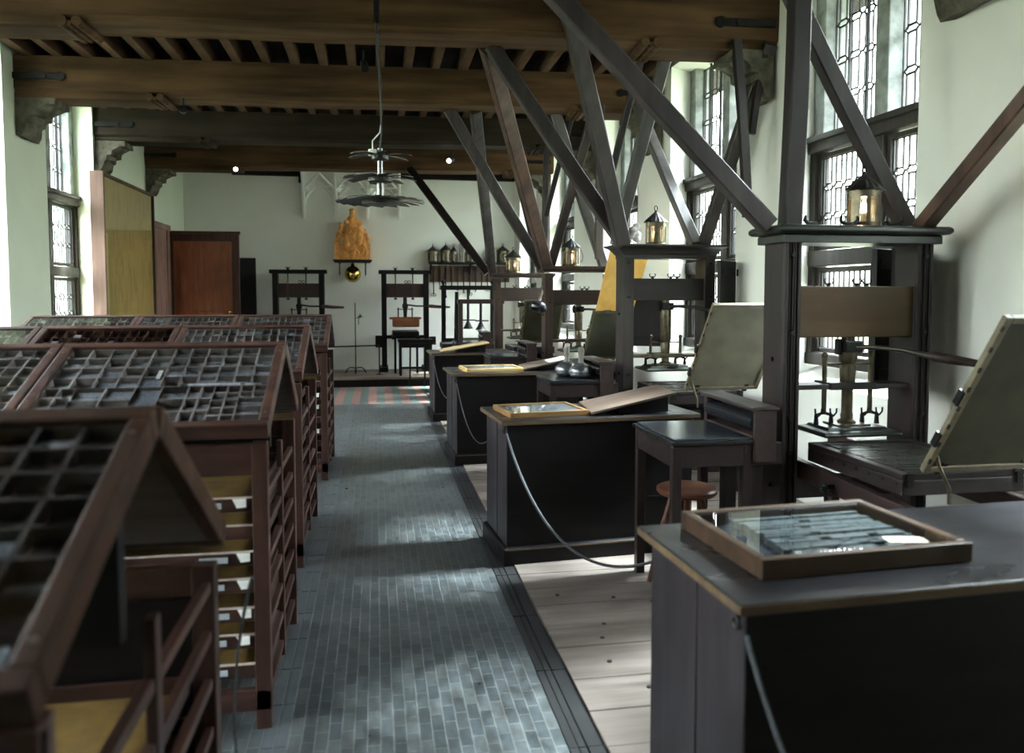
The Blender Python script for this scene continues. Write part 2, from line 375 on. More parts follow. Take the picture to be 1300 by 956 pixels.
# wooden floor on the right: wide boards laid across
b = B(); y = YB; rnd = random.Random(7)
while y < 13.2:
    w = .23+rnd.random()*.07; x = .785
    while x < 3.7:
        L = 1.5+rnd.random()*1.5; dz = rnd.random()*.004
        b.box(x, min(x+L, 3.75)-.003, y, y+w-.006, -.06, .012+dz); x += L
    y += w
fl = struct('floor.002', b, W_floor(), bev=.003)
b = B()
for _ in range(46):
    x = .9+rnd.random()*1.6; y = 2+rnd.random()*6; b.cyl((x, y, .012), (x, y, .0185), .011, .011, 8)
struct('floor.003', b, IRONB)
b = B(); b.box(LX-.5, 3.75, YB-.2, YF+.2, -.3, -.09); b.box(.55, 3.75, YB, 13.95, -.1, -.03); struct('floor.004', b, IRONB)  # bed added under the floors to stop sky light leaking through gaps
# raised platform at the far end
b = B(); b.box(LX, 2.85, 13.95, YF, 0, .13); struct('trim_4', b, W_desk())
b = B(); yy = 13.9
while yy < YF-.02:
    b.box(LX, 2.85, yy, min(yy+.2, YF)-.004, .13, .165); yy += .2
struct('trim_5', b, wood('platform_board', (.16, .12, .09), (.27, .21, .165), 'x', .35), bev=.003)
# low skirting on the far wall is plain white plaster
# ---------------------------------------------------------------- windows
def leads(b, side, y0, y1, z0, z1, off, py=.145, pz=.25, t=.0075):
    ny = max(2, round((y1-y0)/py)); nz = max(2, round((z1-z0)/pz)); dy = (y1-y0)/ny; dz = (z1-z0)/nz
    a, c, h = dy*.27, dy*.40, .024
    def seg(p, q):
        P, Q = Vector(pt(side, p[0], off, p[1])), Vector(pt(side, q[0], off, q[1]))
        b.bar(P, Q, t*1.6, t*1.6, up=(1,0,0))
    for i in range(ny):
        yc = y0+(i+.5)*dy
        for j in range(nz+1):
            zc = z0+j*dz
            if 0 < j < nz:
                hx = [(yc-c, zc), (yc-a, zc+h), (yc+a, zc+h), (yc+c, zc), (yc+a, zc-h), (yc-a, zc-h)]
                for k in range(6): seg(hx[k], hx[(k+1) % 6])
                if i < ny-1: seg((yc+c, zc), (yc+dy-c, zc))
                if i == 0: seg((y0, zc), (yc-c, zc))
                if i == ny-1: seg((yc+c, zc), (y1, zc))
            if j < nz:
                za = zc+(h if j > 0 else 0); zb = zc+dz-(h if j < nz-1 else 0)
                for s in (-a, a): seg((yc+s, za), (yc+s, zb))
    for p, q in (((y0,z0),(y1,z0)), ((y0,z1),(y1,z1)), ((y0,z0),(y0,z1)), ((y1,z0),(y1,z1))): seg(p, q)
nwin = 0
def window(side, y0, y1):
    global nwin; nwin += 1
    root = bpy.data.objects.new('window_%d' % nwin, None); COL.objects.link(root); root['kind'] = 'structure'
    a, c = y0-SPL, y1+SPL; m = (a+c)/2; o = DEP
    st = B()
    sb(st, side, a, a+.13, o, o+.2, TR, ZC); sb(st, side, c-.13, c, o, o+.2, TR, ZC)
    sb(st, side, m-.07, m+.07, o-.02, o+.2, TR, ZC); obj('stone_mullion', st, STONE, root, .008)
    w = B()
    sb(w, side, a, c, o-.06, o+.14, TR-.13, TR); sb(w, side, a, c, o-.09, o-.02, TR-.05, TR-.005)
    for p, q in ((a, a+.075), (c-.075, c), (m-.05, m+.05)): sb(w, side, p, q, o-.03, o+.1, SILL, TR-.13)
    sb(w, side, a, c, o-.05, o+.1, SILL, SILL+.09); sb(w, side, a, c, o-.04, o+.1, 1.83, 1.95)
    obj('wooden_frame', w, W_win(), root, .006)
    k = B()
    for p, q in ((a+.08, m-.055), (m+.055, c-.08)):
        for u, v in ((SILL+.1, 1.82), (1.96, TR-.14)):
            t = .035
            sb(k, side, p, p+t, o, o+.05, u, v); sb(k, side, q-t, q, o, o+.05, u, v); sb(k, side, p+t, q-t, o, o+.05, u, u+t); sb(k, side, p+t, q-t, o, o+.05, v-t, v)
    obj('casement', k, W_win(), root, .004)
    l = B(); g = B()
    for p, q in ((a+.13, m-.07), (m+.07, c-.13)):
        leads(l, side, p, q, TR+.01, ZC-.12, o+.10)
        sb(g, side, p, q, o+.103, o+.106, TR+.01, ZC-.1)
    for p, q in ((a+.115, m-.09), (m+.09, c-.115)):
        for u, v in ((SILL+.135, 1.785), (1.995, TR-.175)):
            leads(l, side, p, q, u, v, o+.03, .135, .21); sb(g, side, p, q, o+.033, o+.036, u, v)
    obj('leading', l, LEAD, root); obj('glass_pane', g, GLASS, root)
    s = B()
    for p, q in ((a+.13, m-.07), (m+.07, c-.13)):
        for f in (.34, .68): y = p+(q-p)*f; s.bar(pt(side, y, o+.075, TR), pt(side, y, o+.075, ZC-.1), .018)
    obj('iron_bar', s, IRONB, root)
    h = B()
    for z in (1.5, 2.3):
        h.tube([pt(side, m+.05, o-.03, z+.05), pt(side, m+.05, o-.07, z+.04), pt(side, m+.05, o-.07, z-.04), pt(side, m+.05, o-.03, z-.05)], .006, 6)
    obj('window_catch', h, STEEL, root)
for side in (1, -1):
    for y0, y1 in WIN[side]: window(side, y0, y1)
# inside shutters folded back at the window reveals
def shutter(y, ang, w, z0, z1, label, hinge_off=-.01):
    p = pt(1, y, hinge_off, 0)
    t = thing('window_shutter', label, 'shutter', (p[0]-.02, p[1], z0), ang, 'dark shutters beside the right-hand windows'); h = z1-z0
    b = B(); b.box(-w, 0, -.018, .018, 0, h); obj('panel', b, W_desk('z'), t, .004)
    b = B()
    for z in (.06, h-.12): b.box(-w+.03, -.03, -.026, -.016, z, z+.06)
    obj('batten', b, W_desk('x'), t, .003)
    b = B()
    for z in (.1, h-.1): b.cyl((-.0, -.03, z-.03), (0, -.03, z+.03), .009)
    obj('hinge', b, IRON, t)
shutter(4.33, R(22), .42, SILL, 1.87, 'dark shutter standing open behind the right post of the nearest press')
shutter(3.46, R(84), .46, SILL, 1.9, 'dark shutter at the right edge of the photo, on the pale wall')
shutter(6.58, R(40), .30, SILL, 1.9, 'dark shutter open just right of the second press')
shutter(8.09, R(-28), .40, 1.05, 1.75, 'reddish shutter seen behind the head beam of the second press')
shutter(8.9, R(20), .40, SILL, 1.9, 'dark shutter open by the window behind the third press')

# ---------------------------------------------------------------- ceiling timbers
def rough(b, x0, x1, y0, y1, z0, z1, amp=.012, seed=0, ch=.03, sl=0, seg=30):
    ring = [(y0+ch,z0), (y1-ch,z0), (y1,z0+ch), (y1,z1), ((y0+y1)/2,z1), (y0,z1), (y0,(z0+z1)/2), (y0,z0+ch)]
    n = len(ring); vs = []
    for i in range(seg+1):
        x = x0+(x1-x0)*i/seg
        for k, (y, z) in enumerate(ring):
            q = Vector((x*1.1, y*2+seed*7, z*3)); d = noise.noise_vector(q)*amp
            vs.append((x, y+d.y*1.3+sl*(x-x0), z+d.z))
    fs = [tuple(range(n))[::-1], tuple(range(seg*n, seg*n+n))]
    for i in range(seg):
        for k in range(n): fs.append((i*n+k, i*n+(k+1) % n, (i+1)*n+(k+1) % n, (i+1)*n+k))
    b._q(vs, fs)
BEAMS = [-2.4, -.3, 1.95, 4.15, 6.36, 8.6, 10.83, 13.05]; BROT = -.056
BL = {4: 'massive oak ceiling beam nearest in the photo, running along its top edge', 5: 'second massive oak ceiling beam from the top of the photo',
      6: 'third oak ceiling beam, darker, above the hanging chandelier', 7: 'farthest oak ceiling beam, just in front of the end wall',
      3: 'oak ceiling beam directly above the nearest press', 2: 'oak ceiling beam overhead, in front of the nearest press', 1: 'oak ceiling beam right above the viewer', 0: 'oak ceiling beam behind the viewer'}
CL = {4: 'first', 5: 'second', 6: 'third', 7: 'farthest', 3: 'nearest but out of view', 2: 'overhead', 1: 'rear', 0: 'rearmost'}
for i, yc in enumerate(BEAMS):
    if i in (0,): continue
    w = .40; r = RX(yc); dark = i in (6, 7)
    mt = wood('oak_beam_dark', (.022, .016, .011), (.045, .034, .023), 'x', .75, 9, .9, (.015, .011, .007), .2, 1.3) if i == 6 else W_beam()
    t = thing('ceiling_beam', BL[i], 'beam', (0, yc, 3.6), BROT)
    b = B(); rough(b, LX-.05, r+.05, -w/2, w/2, 0, .36, .014, i, .035); obj('timber', b, mt, t, 0, True)
    for s, xw, xe in ((-1, LX, -2.2), (1, r, 2.2)):
        b = B(); rough(b, min(xw, xe-s*-.0), max(xw, xe), -w/2+.02, w/2-.02, -.045, .01, .004, i+9, .01, 0, 8)
        for k, (dx, rr) in enumerate(((-.02, .04), (.085, .035))):
            b.cyl((xe-s*dx*1.0, -w/2-.01, -.015), (xe-s*dx, w/2+.01, -.015), rr, rr, 12)
            if k == 0: b.cyl((xe-s*.03, -w/2-.005, -.03), (xe-s*.03, w/2+.005, -.03), .022, .022, 8)
        obj('sole_piece', b, mt, t, 0, True)
        b = B(); b.box(min(xw, xw-s*.42), max(xw, xw-s*.42), -w/2-.022, -w/2-.004, .13, .19)
        b.cyl((xw-s*.45, -w/2-.022, .16), (xw-s*.45, -w/2-.002, .16), .045, .045, 10); b.cyl((xw-s*.3, -w/2-.03, .16), (xw-s*.3, -w/2, .16), .03, .03, 8)
        obj('iron_strap', b, IRON, t, .003)
        # stone corbel under each end
        if i >= 1:
            sd = s; side_w = 'left' if s < 0 else 'right'
            c = B(); prof = [(0,-.38), (.06,-.38), (.10,-.33), (.13,-.25), (.17,-.23), (.18,-.18), (.25,-.17), (.26,-.12), (.30,-.10), (.30,-.06), (.35,-.055), (.35,0), (0,0)]
            m = len(prof); segs = 6; vs = []; fs = []
            for q in range(segs+1):
                yy = -.2+.4*q/segs
                for u, v in prof:
                    d = noise.noise_vector(Vector((u*9+i, yy*9, v*9+s)))*.018
                    vs.append((-s*(u*(1-.25*abs(yy)/.2 if v < -.06 else 1))+d.x*(u > 0), yy+d.y, v+d.z*(v < 0)))
            fs = [tuple(range(m)), tuple(range(segs*m, segs*m+m))]+[(q*m+k, q*m+(k+1) % m, (q+1)*m+(k+1) % m, (q+1)*m+k) for q in range(segs) for k in range(m)]
            c._q(vs, fs); o = obj('stone_corbel', c, CORB, None, 0)
            o.location = (xw-s*.012, yc+BROT*xw, 3.555)
            tag(o, 'weathered stone corbel under the %s end of the %s ceiling beam' % (side_w, CL[i]), 'corbel')
ORD = 'first second third fourth fifth sixth seventh eighth ninth tenth eleventh twelfth thirteenth fourteenth fifteenth sixteenth seventeenth eighteenth nineteenth twentieth twenty-first twenty-second twenty-third twenty-fourth'.split()
x = -3.36; k = 0
while x < 3.1:
    yend = YF if x < 2.62 else 5.8+(3.1-x)/.05
    b = B(); 
    rnd = random.Random(k); w = .08+rnd.random()*.02
    b.box(-w/2, w/2, YB, min(YF, yend), 0, .17)
    o = obj('ceiling_joist', b, W_joist(), None, .006); o.location = (x, 0, 3.945+rnd.random()*.01)
    tag(o, 'brown ceiling joist along the room above the beams, %s from the left wall' % ORD[k], 'joist', 'joists under the ceiling boards'); k += 1
    x += .285

# ================================================================ TYPE CASES AND THEIR STANDS (left)
# each row: right edge x, ridge y, ridge z, front run/drop, back run/drop, widths from right to left
ROWS = [dict(x=-.40, y=1.54, z=1.352, fr=.56, fd=.25, br=.60, bd=.40, w=[.88]),
        dict(x=-.385, y=3.50, z=1.36, fr=.60, fd=.262, br=.46, bd=.32, w=[.87, .87]),
        dict(x=-.425, y=5.25, z=1.368, fr=.60, fd=.25, br=.62, bd=.33, w=[.775, .80, .80]),
        dict(x=-.415, y=7.52, z=1.38, fr=.64, fd=.25, br=.50, bd=.28, w=[.81, .84, .90])]
def lay(kind, rnd):
    r = []
    def grid(u0, u1, v0, v1, nu, nv):
        for i in range(nu):
            for j in range(nv): r.append((u0+(u1-u0)*i/nu, u0+(u1-u0)*(i+1)/nu, v0+(v1-v0)*j/nv, v0+(v1-v0)*(j+1)/nv))
    if kind == 'mixed':          # small boxes along the top, broad ones below
        grid(0, .2, .46, 1, 2, 4); grid(.2, .5, .46, 1, 3, 4); grid(.5, 1, .46, 1, 6, 4)
        grid(0, .14, 0, .46, 2, 4); grid(.14, .40, 0, .46, 2, 3); grid(.40, .52, 0, .46, 1, 2); grid(.52, .64, 0, .46, 1, 3)
        grid(.64, .76, 0, .46, 2, 3); grid(.76, .88, 0, .46, 2, 5); grid(.88, 1, 0, .30, 1, 3); grid(.88, 1, .30, .46, 2, 2)
    elif kind == 'even': grid(0, 1, 0, 1, 14, 6)
    elif kind == 'large': grid(0, 1, .25, 1, 11, 6); grid(0, .5, 0, .25, 5, 2); grid(.5, 1, 0, .25, 4, 2)
    else:
        grid(0, .5, .5, 1, 7, 4); grid(.5, 1, .5, 1, 7, 4); grid(0, .3, 0, .5, 4, 5); grid(.3, .7, 0, .5, 4, 3); grid(.7, 1, 0, .5, 4, 5)
    return r
def type_case(x1, y, z, w, run, drop, back, kind, fill, label, cat, seed, frame_wood, grid_wood, group):
    """one glazed tray: local x across, y up the slope, z out of the tray"""
    L = math.hypot(run, drop); a = math.atan2(drop, run); rnd = random.Random(seed)
    t = thing('type_case', label, cat, (x1-w, y-run, z-drop) if not back else (x1, y+run, z-drop), 0, group)
    t.rotation_euler = (a, 0, 0) if not back else (a, 0, math.pi)
    bw = .036; h = .05
    b = B(); b.box(0, w, 0, bw, -.012, h); b.box(0, w, L-bw, L, -.012, h); b.box(0, bw, bw, L-bw, -.012, h); b.box(w-bw, w, bw, L-bw, -.012, h)
    obj('case_frame', b, frame_wood, t, .005)
    b = B(); b.box(bw*.5, w-bw*.5, bw*.5, L-bw*.5, -.008, .004); obj('case_bottom', b, wood('case_bottom_wood', (.05,.042,.038), (.09,.076,.066), 'x', .6), t)
    rects = lay(kind, rnd); iw = w-2*bw; il = L-2*bw
    g = B(); tm = B(); tl = B(); seen = set(); th = .0028 if kind != 'large' else .0034; hh = .036 if fill > .1 else .03
    for u0, u1, v0, v1 in rects:
        X0, X1, Y0, Y1 = bw+u0*iw, bw+u1*iw, bw+v0*il, bw+v1*il
        for q in ((X0, X0, Y0, Y1), (X1, X1, Y0, Y1), (X0, X1, Y0, Y0), (X0, X1, Y1, Y1)):
            kk = tuple(round(v*2000) for v in q)
            if kk in seen: continue
            seen.add(kk); g.box(q[0]-th, q[1]+th, q[2]-th, q[3]+th, .004, hh)
        if rnd.random() < fill:
            m = .004; a0, a1, c0, c1 = X0+m, X1-m, Y0+m, Y1-m
            lvl = .010+rnd.random()*.010; n = rnd.choice((1, 2, 3)); f = .55+.45*rnd.random()
            c1f = c0+(c1-c0)*f
            for s in range(n):
                p = c0+(c1f-c0)*s/n; q = c0+(c1f-c0)*(s+1)/n-.0012
                e = rnd.random()*.2*(a1-a0) if n > 1 else 0
                tm.box(a0, a1-e, p, q, .004, .004+lvl+rnd.random()*.004)
            if rnd.random() < .22:
                p = a0+(a1-a0)*rnd.random()*.5; tl.box(p, p+(a1-a0)*.45, c0+.002, c0+.009, .01+lvl, .014+lvl)
    obj('partition_grid', g, grid_wood, t)
    if fill > 0:
        o = obj('metal_type', tm, TYPE, t); o['kind'] = 'stuff'; o['label'] = 'grey metal letters lying in the compartments'
        if kind == 'mixed' and not back:
            tl.box(w*.62, w*.84, L*.47, L*.49, .033, .038); tl.box(w*.86, w*.93, L*.472, L*.486, .033, .037); tl.box(w*.47, w*.487, L*.56, L*.66, .033, .037)
        if len(tl.bm.verts): 
            o = obj('spacing_metal', tl, TYPEL, t); o['kind'] = 'stuff'
    b = B(); b.box(bw-.006, w-bw+.006, bw-.006, L-bw+.006, .0405, .0425); obj('glass_pane', b, CGLASS, t)
    b = B()
    for px, py in ((w-bw/2, L*.86), (w-bw/2, L*.12), (bw/2, L*.86), (bw/2, L*.3)): b.cyl((px, py, h-.002), (px, py, h+.0025), .006, .006, 8)
    obj('brass_screw', b, BRASS, t, smooth=True)
    return t
def case_stand(x1, y, z, w, fr, fd, br, bd, drawers, label, seed):
    """wooden stand: front legs at the low front edge, back legs at the low back edge, trays stored inside"""
    yf, yb = y-fr+.035, y+br-.035; zf, zb = z-fd-.03, z-bd-.035; rnd = random.Random(seed)
    t = thing('composing_stand', label, 'type case stand', (x1-w, yf, 0), 0, None); D = yb-yf
    m, mx, my = W_case('z'), W_case('x'), W_case('y'); lg = .055; off = .012
    for xx in (off, w-lg-off):
        for yy, zz in ((0, zf), (D-lg, zb)):
            b = B(); b.box(xx, xx+lg, yy, yy+lg, 0, zz); obj('leg', b, m, t, .004)
    b = B(); b.box(off, w-off, .004, .03, zf-.12, zf-.004); obj('front_rail', b, mx, t, .004)
    b = B(); b.box(off, w-off, .0, .035, .07, .15); obj('front_rail', b, mx, t, .004)
    b = B(); b.box(off, w-off, D-.03, D-.004, zb-.1, zb-.004); obj('back_rail', b, mx, t, .004)
    b = B(); b.box(off, w-off, D-.035, D, .07, .15); obj('back_rail', b, mx, t, .004)
    ry = y-yf
    b = B(); b.box(off+.06, w-off-.06, ry-.02, ry+.02, zf-.12, z-.05); obj('shade_board', b, W_desk('x'), t)  # dark board added to stand for the shaded void under the ridge
    for xx in (off+.008, w-off-.03):
        for zz in [.1+.125*i for i in range(7)]:
            b = B(); b.box(xx, xx+.022, lg*.5, D-lg*.5, zz, zz+.028); obj('side_rail', b, my, t, .002)
        b = B(); b.box(xx+.004, xx+.026, D*.5-.02, D*.5+.02, .06, zf-.08); obj('side_post', b, m, t, .003)
    b = B(); b.box(off+.03, w-off-.03, D-.05, D-.04, .12, zb-.08); obj('back_board', b, W_desk('x'), t)
    p = .104; zz = .185; k = 0
    while zz < zf-.17 and k < drawers:
        s = .022+rnd.random()*.035
        b = B(); b.box(.072, w-.072, s, s+.018, zz, zz+.05); b.box(.072, w-.072, D-.08, D-.07, zz, zz+.045)
        b.box(.072, .084, s+.018, D-.08, zz, zz+.045); b.box(w-.084, w-.072, s+.018, D-.08, zz, zz+.045)
        d = obj('type_tray', b, W_case('x'), t, .002)
        b = B(); b.box(.085, w-.085, s+.02, D-.085, zz+.002, zz+.008); obj('tray_lining', b, OCHRE, d)
        b = B(); b.box(.073, w-.073, s-.001, s+.016, zz+.05, zz+.053); obj('worn_rim', b, plain('worn_tray_rim', (.55, .47, .42), .6, 0, .25, 30), d)
        b = B(); lx = w-.16-rnd.random()*.02; b.box(lx-.10, lx, s-.004, s, zz+.015, zz+.036); obj('label_card', b, CARD, d)
        if rnd.random() < .7:
            b = B(); lx = w-.082-rnd.random()*.01; b.hexa([(lx-.035,s-.006,zz+.016),(lx,s-.012,zz+.02),(lx,s-.01,zz+.022),(lx-.035,s-.004,zz+.018),(lx-.035,s-.006,zz+.034),(lx,s-.012,zz+.05),(lx,s-.01,zz+.052),(lx-.05,s-.004,zz+.05)])
            obj('paper_scrap', b, PAPER, d)
        zz += p; k += 1
    return t
CL_ = {(0,0): ('large', .12, 'dark glazed type case with big compartments, most blurred, filling the lower left corner'),
 (1,0): ('mixed', .93, 'glazed type case full of grey metal type, complete in the middle of the left side'),
 (1,1): ('fine', .5, 'second-row glazed type case at the left photo edge, joined to the full one'),
 (2,0): ('even', .8, 'right-hand glazed type case of the third row from the front'),
 (2,1): ('even', 0.04, 'third-row glazed type case with bare brown compartments'),
 (2,2): ('even', .5, 'third-row glazed type case at the left photo edge, reflecting the window'),
 (3,0): ('even', .55, 'farthest row, right-hand glazed type case beside the aisle'),
 (3,1): ('even', .6, 'farthest row, middle glazed type case below the wooden door'),
 (3,2): ('even', .45, 'farthest row, left glazed type case with bright window reflections')}
rown = ['nearest', 'second', 'third', 'farthest']; posn = [['only visible'], ['aisle-side', 'left'], ['aisle-side', 'middle', 'left'], ['aisle-side', 'middle', 'left']]
for i, r in enumerate(ROWS):
    x = r['x']
    for j, w in enumerate(r['w']):
        kind, fill, lab = CL_[(i, j)]
        fw = W_case('x') if i else wood('case_near_wood', (.022, .009, .0045), (.055, .024, .0115), 'y', .5, 20, .2, (.014, .0065, .0035), .25, 6)
        type_case(x, r['y'], r['z'], w, r['fr'], r['fd'], False, kind, fill, lab, 'type case', 10*i+j, fw, W_case('x') if (i, j) == (2, 1) else W_grid() if i else wood('near_partition_wood', (.05, .043, .038), (.10, .088, .078), 'x', .5, 30, .1, (.035, .03, .026), .3), 'type cases sloping towards the viewer')
        type_case(x-w if False else x, r['y']+.004, r['z'], w, r['br'], r['bd'], True, 'even', .3, 'type case on the back slope of the %s stand in the %s row' % (posn[i][j], rown[i]), 'type case', 50+10*i+j, fw, W_grid(), 'type cases sloping away from the viewer')
        case_stand(x, r['y'], r['z'], w, r['fr'], r['fd'], r['br'], r['bd'], 8 if i else 5, 'brown wooden stand with slatted sides, %s one in the %s row of type cases' % (posn[i][j], rown[i]), 90+10*i+j)
        x -= w+.008

# ================================================================ HAND PRESSES
def moulded(b, x0, x1, y0, y1, z0, prof):       # prof: list of (out, z) walked up; rectangular moulding
    vs = []; fs = []
    for o, z in prof: vs += [(x0-o, y0-o, z0+z), (x1+o, y0-o, z0+z), (x1+o, y1+o, z0+z), (x0-o, y1+o, z0+z)]
    n = len(prof)
    for k in range(n-1):
        for i in range(4): fs.append((k*4+i, k*4+(i+1) % 4, (k+1)*4+(i+1) % 4, (k+1)*4+i))
    fs += [(0,3,2,1), (4*n-4, 4*n-3, 4*n-2, 4*n-1)]
    b._q(vs, fs)
def tympan(t, xl, xr, y, z, L, ang, skin, border, frisket=False):
    """parchment frame hinged at (y,z), raised and leaning back towards the pressman (-y)"""
    dy, dz = -math.cos(ang), math.sin(ang); ny, nz = dz, -dy
    def q(u, s, o): return (u, y+dy*s+ny*o, z+dz*s+nz*o)
    def slab(b, u0, u1, s0, s1, o0, o1):
        b.hexa([q(u0,s0,o0), q(u1,s0,o0), q(u1,s1,o0), q(u0,s1,o0), q(u0,s0,o1), q(u1,s0,o1), q(u1,s1,o1), q(u0,s1,o1)])
    b = B(); f = .03
    slab(b, xl, xl+f, 0, L, -.014, .014); slab(b, xr-f, xr, 0, L, -.014, .014); slab(b, xl+f, xr-f, 0, f, -.014, .014); slab(b, xl+f, xr-f, L-f, L, -.014, .014)
    fr = obj('tympan_frame', b, border, t, .004)
    b = B(); slab(b, xl+f*.6, xr-f*.6, f*.6, L-f*.6, -.004, .004); obj('parchment', b, skin, fr)
    b = B()
    for s in [.06+.1*i for i in range(int(L/.1))]: slab(b, xl-.004, xl+.006, s, s+.022, -.02, -.012)
    for s in (.15, .38): slab(b, xl-.01, xl+.002, s, s+.07, -.01, .02)
    obj('tack_strip', b, IRON, fr)
    b = B()
    for u in (xl+.08, xr-.12):
        b.bar((u+.02, y+.02, z-.02), q(u+.02, .05, 0), .035, .02)
    obj('hinge', b, IRON, t, .003)
    b = B(); b.tube([q(xl+.03, .12, .02), (xl+.05, y-.05, z+.03), (xl+.07, y-.09, z-.06), (xl+.08, y-.08, z-.13)], .008, 8); obj('tympan_stay', b, BRASSD, t, smooth=True)
    if frisket:
        L2 = L+.8
        b = B(); slab(b, xl+.03, xr-.10, L+.005, L2, -.006, .008); fz = obj('frisket', b, W_pale('z'), t, .003); fz['label'] = 'plain yellow board above the dark parchment'
        b = B(); slab(b, xl+.12, xl+.2, L-.02, L+.02, -.02, .02); slab(b, xr-.2, xr-.12, L-.02, L+.02, -.02, .02); obj('frisket_hinge', b, STEEL, fz)
def press(cx, y, capz, headz, hx, mats, label, style, bed=(.8, .81), pl=.85, till=1.11, tym=None, barang=0, cw=.095, lantern=None, sdx=0, capw=.58):
    cheek, head, capm = mats
    t = thing('printing_press', label, 'printing press', (cx, y, 0), 0, None)
    ih, dp = hx, .23; oh = ih+cw
    c0 = capz-.09
    b = B(); moulded(b, -oh-.04, -ih+.02, -.06, dp+.06, 0, [(0, .0), (0, .1), (-.02, .12)]); obj('foot', b, cheek, t, .006)
    b = B(); moulded(b, ih-.02, oh+.04, -.06, dp+.06, 0, [(0, .0), (0, .1), (-.02, .12)]); obj('foot', b, cheek, t, .006)
    for s in (-1, 1):
        b = B(); x0, x1 = (-oh, -ih) if s < 0 else (ih, oh)
        if style == 'moulded':
            b.box(x0, x1, .02, dp, .1, c0)
            for f0, f1, d in ((0, .24, 0), (.30, .40, .006), (.46, .56, 0), (.62, .74, .006), (.8, 1, 0)):
                b.box(x0+(x1-x0)*f0, x0+(x1-x0)*f1, d, .021, .1, c0)
        else: b.box(x0, x1, 0, dp, .1, c0)
        ck = obj('cheek', b, cheek, t, .004)
        b = B()
        for z in (capz-.16, headz[0]+.03, till-.16, .75): b.cyl(((x0+x1)/2, -.012, z), ((x0+x1)/2, .004, z), .014, .016, 10)
        if s < 0:
            for z in (headz[0]-.12, .55, .9): b.cyl((x0-.012, .12, z), (x0+.002, .12, z), .012, .014, 8)
        obj('bolt_head', b, IRON, ck, smooth=True)
    b = B()
    if style == 'moulded':
        moulded(b, -oh, oh, 0, dp, capz-.095, [(.03, 0), (.03, .042), (.022, .046), (.055, .05), (.068, .062), (.068, .08), (.055, .092), (.03, .095)])
    elif style == 'cornice':
        moulded(b, -oh, oh, 0, dp, capz-.12, [(.005, 0), (.005, .03), (.02, .045), (.03, .06), (.055, .085), (.085, .1), (.09, .105), (.09, .12)])
    else: moulded(b, -oh, oh, 0, dp, capz-.07, [(.03, 0), (.03, .02), (.05, .03), (.05, .07)])
    obj('cap', b, capm, t, .004, style == 'moulded')
    b = B(); b.box(-ih-.01, ih+.01, .035, dp-.035, headz[0], headz[1]); obj('head_beam', b, head, t, .006)
    # ornamental nuts on the head beam
    for u in (-.13, .04, .1):
        zt = headz[1]; b = B(); b.cyl((u, .09, zt), (u, .09, zt+.02), .012)
        for s in (-1, 1): b.tube([(u, .09, zt+.01), (u+s*.02, .09, zt+.015), (u+s*.03, .09, zt+.035), (u+s*.018, .09, zt+.042)], .005, 6)
        obj('wing_nut', b, IRONB, t, smooth=True)
    u = sdx; ym = dp*.5-.02
    # screw with collar, hose and pivot
    b = B(); zt = headz[0]; z_b = pl+.04
    prof = [(.028, z_b), (.034, z_b+.04), (.03, z_b+.06), (.03, till+.0), (.04, till+.02), (.044, till+.1), (.036, till+.12), (.05, till+.14), (.05, zt-.08), (.034, zt-.07), (.034, zt+.01)]
    prof = [(r, z) for r, z in prof]; zs = sorted(set(z for _, z in prof))
    b.lathe([(r, z) for r, z in sorted(prof, key=lambda v: v[1])], (u, ym, 0), 16)
    obj('screw', b, BRASS if style != 'moulded' else BRASSD, t, smooth=True)
    zbar = headz[0]-.055
    b = B(); b.box(u-.055, u+.055, ym-.06, ym+.05, zbar-.03, zbar+.035); b.box(u-.075, u-.05, ym-.03, ym+.02, zbar-.045, zbar+.045); obj('screw_collar', b, IRON, t, .008)
    # pull bar
    d = Vector((math.cos(barang), -math.sin(barang), 0)); p0 = Vector((u, ym-.03, zbar))
    pts = [p0, p0+d*.12+Vector((0,0,.004)), p0+d*.26+Vector((0,0,-.005)), p0+d*.38+Vector((0,0,-.03))]
    b = B(); b.tube(pts, [.016, .014, .014, .016], 10); br = obj('pull_bar', b, IRON if style != 'moulded' else plain('dark_steel_bar', (.07, .065, .055), .35, .8), t, smooth=True)
    e = pts[-1]; dd = (d+Vector((0,0,-.13))).normalized()
    b = B(); b.tube([e, e+dd*.03, e+dd*.1, e+dd*.22, e+dd*.25], [.018, .026, .027, .02, .012], 12); obj('handle', b, wood('bar_handle_wood', (.02,.012,.01), (.045,.028,.022), 'x', .4), br, smooth=True)
    # till (thin board that guides the screw)
    b = B(); b.hexa([(-ih, .04, till-.015), (ih, .04, till-.015), (ih, dp-.04, till-.015), (-ih, dp-.04, till-.015), (-ih, .04, till+.012), (ih, .04, till+.012), (ih, dp-.04, till+.012), (-ih, dp-.04, till+.012)])
    b.box(-.14+u, .14+u, .03, dp-.03, till-.018, till+.022)
    obj('till_board', b, BRASSD if style == 'cornice' else cheek, t, .004)
    # hose rods with hooks
    for s in (-1, 1):
        b = B(); xr = u+s*.14; b.cyl((xr, ym, pl+.09), (xr, ym, till+.16), .013, .013, 10); b.sphere((xr, ym, till+.17), .018, (1,1,1), 8)
        b.cyl((xr, ym, till+.12), (u, ym, till+.12), .007, .007, 8); obj('hose_rod', b, BRASSD, t, smooth=True)
        b = B()
        for ss in (-1, 1):
            xa = xr+ss*.045
            b.tube([(xr, ym, pl+.10), (xa, ym, pl+.085), (xa, ym, pl+.05)], .009, 8); b.cyl((xa, ym, pl+.03), (xa, ym, pl+.09), .014, .010, 10)
            for w_ in (-1, 1): b.tube([(xa, ym-.02, pl+.08), (xa+w_*.018, ym-.022, pl+.1), (xa+w_*.02, ym-.022, pl+.125)], .005, 6)
        obj('platen_tie', b, IRONB, t, smooth=True)
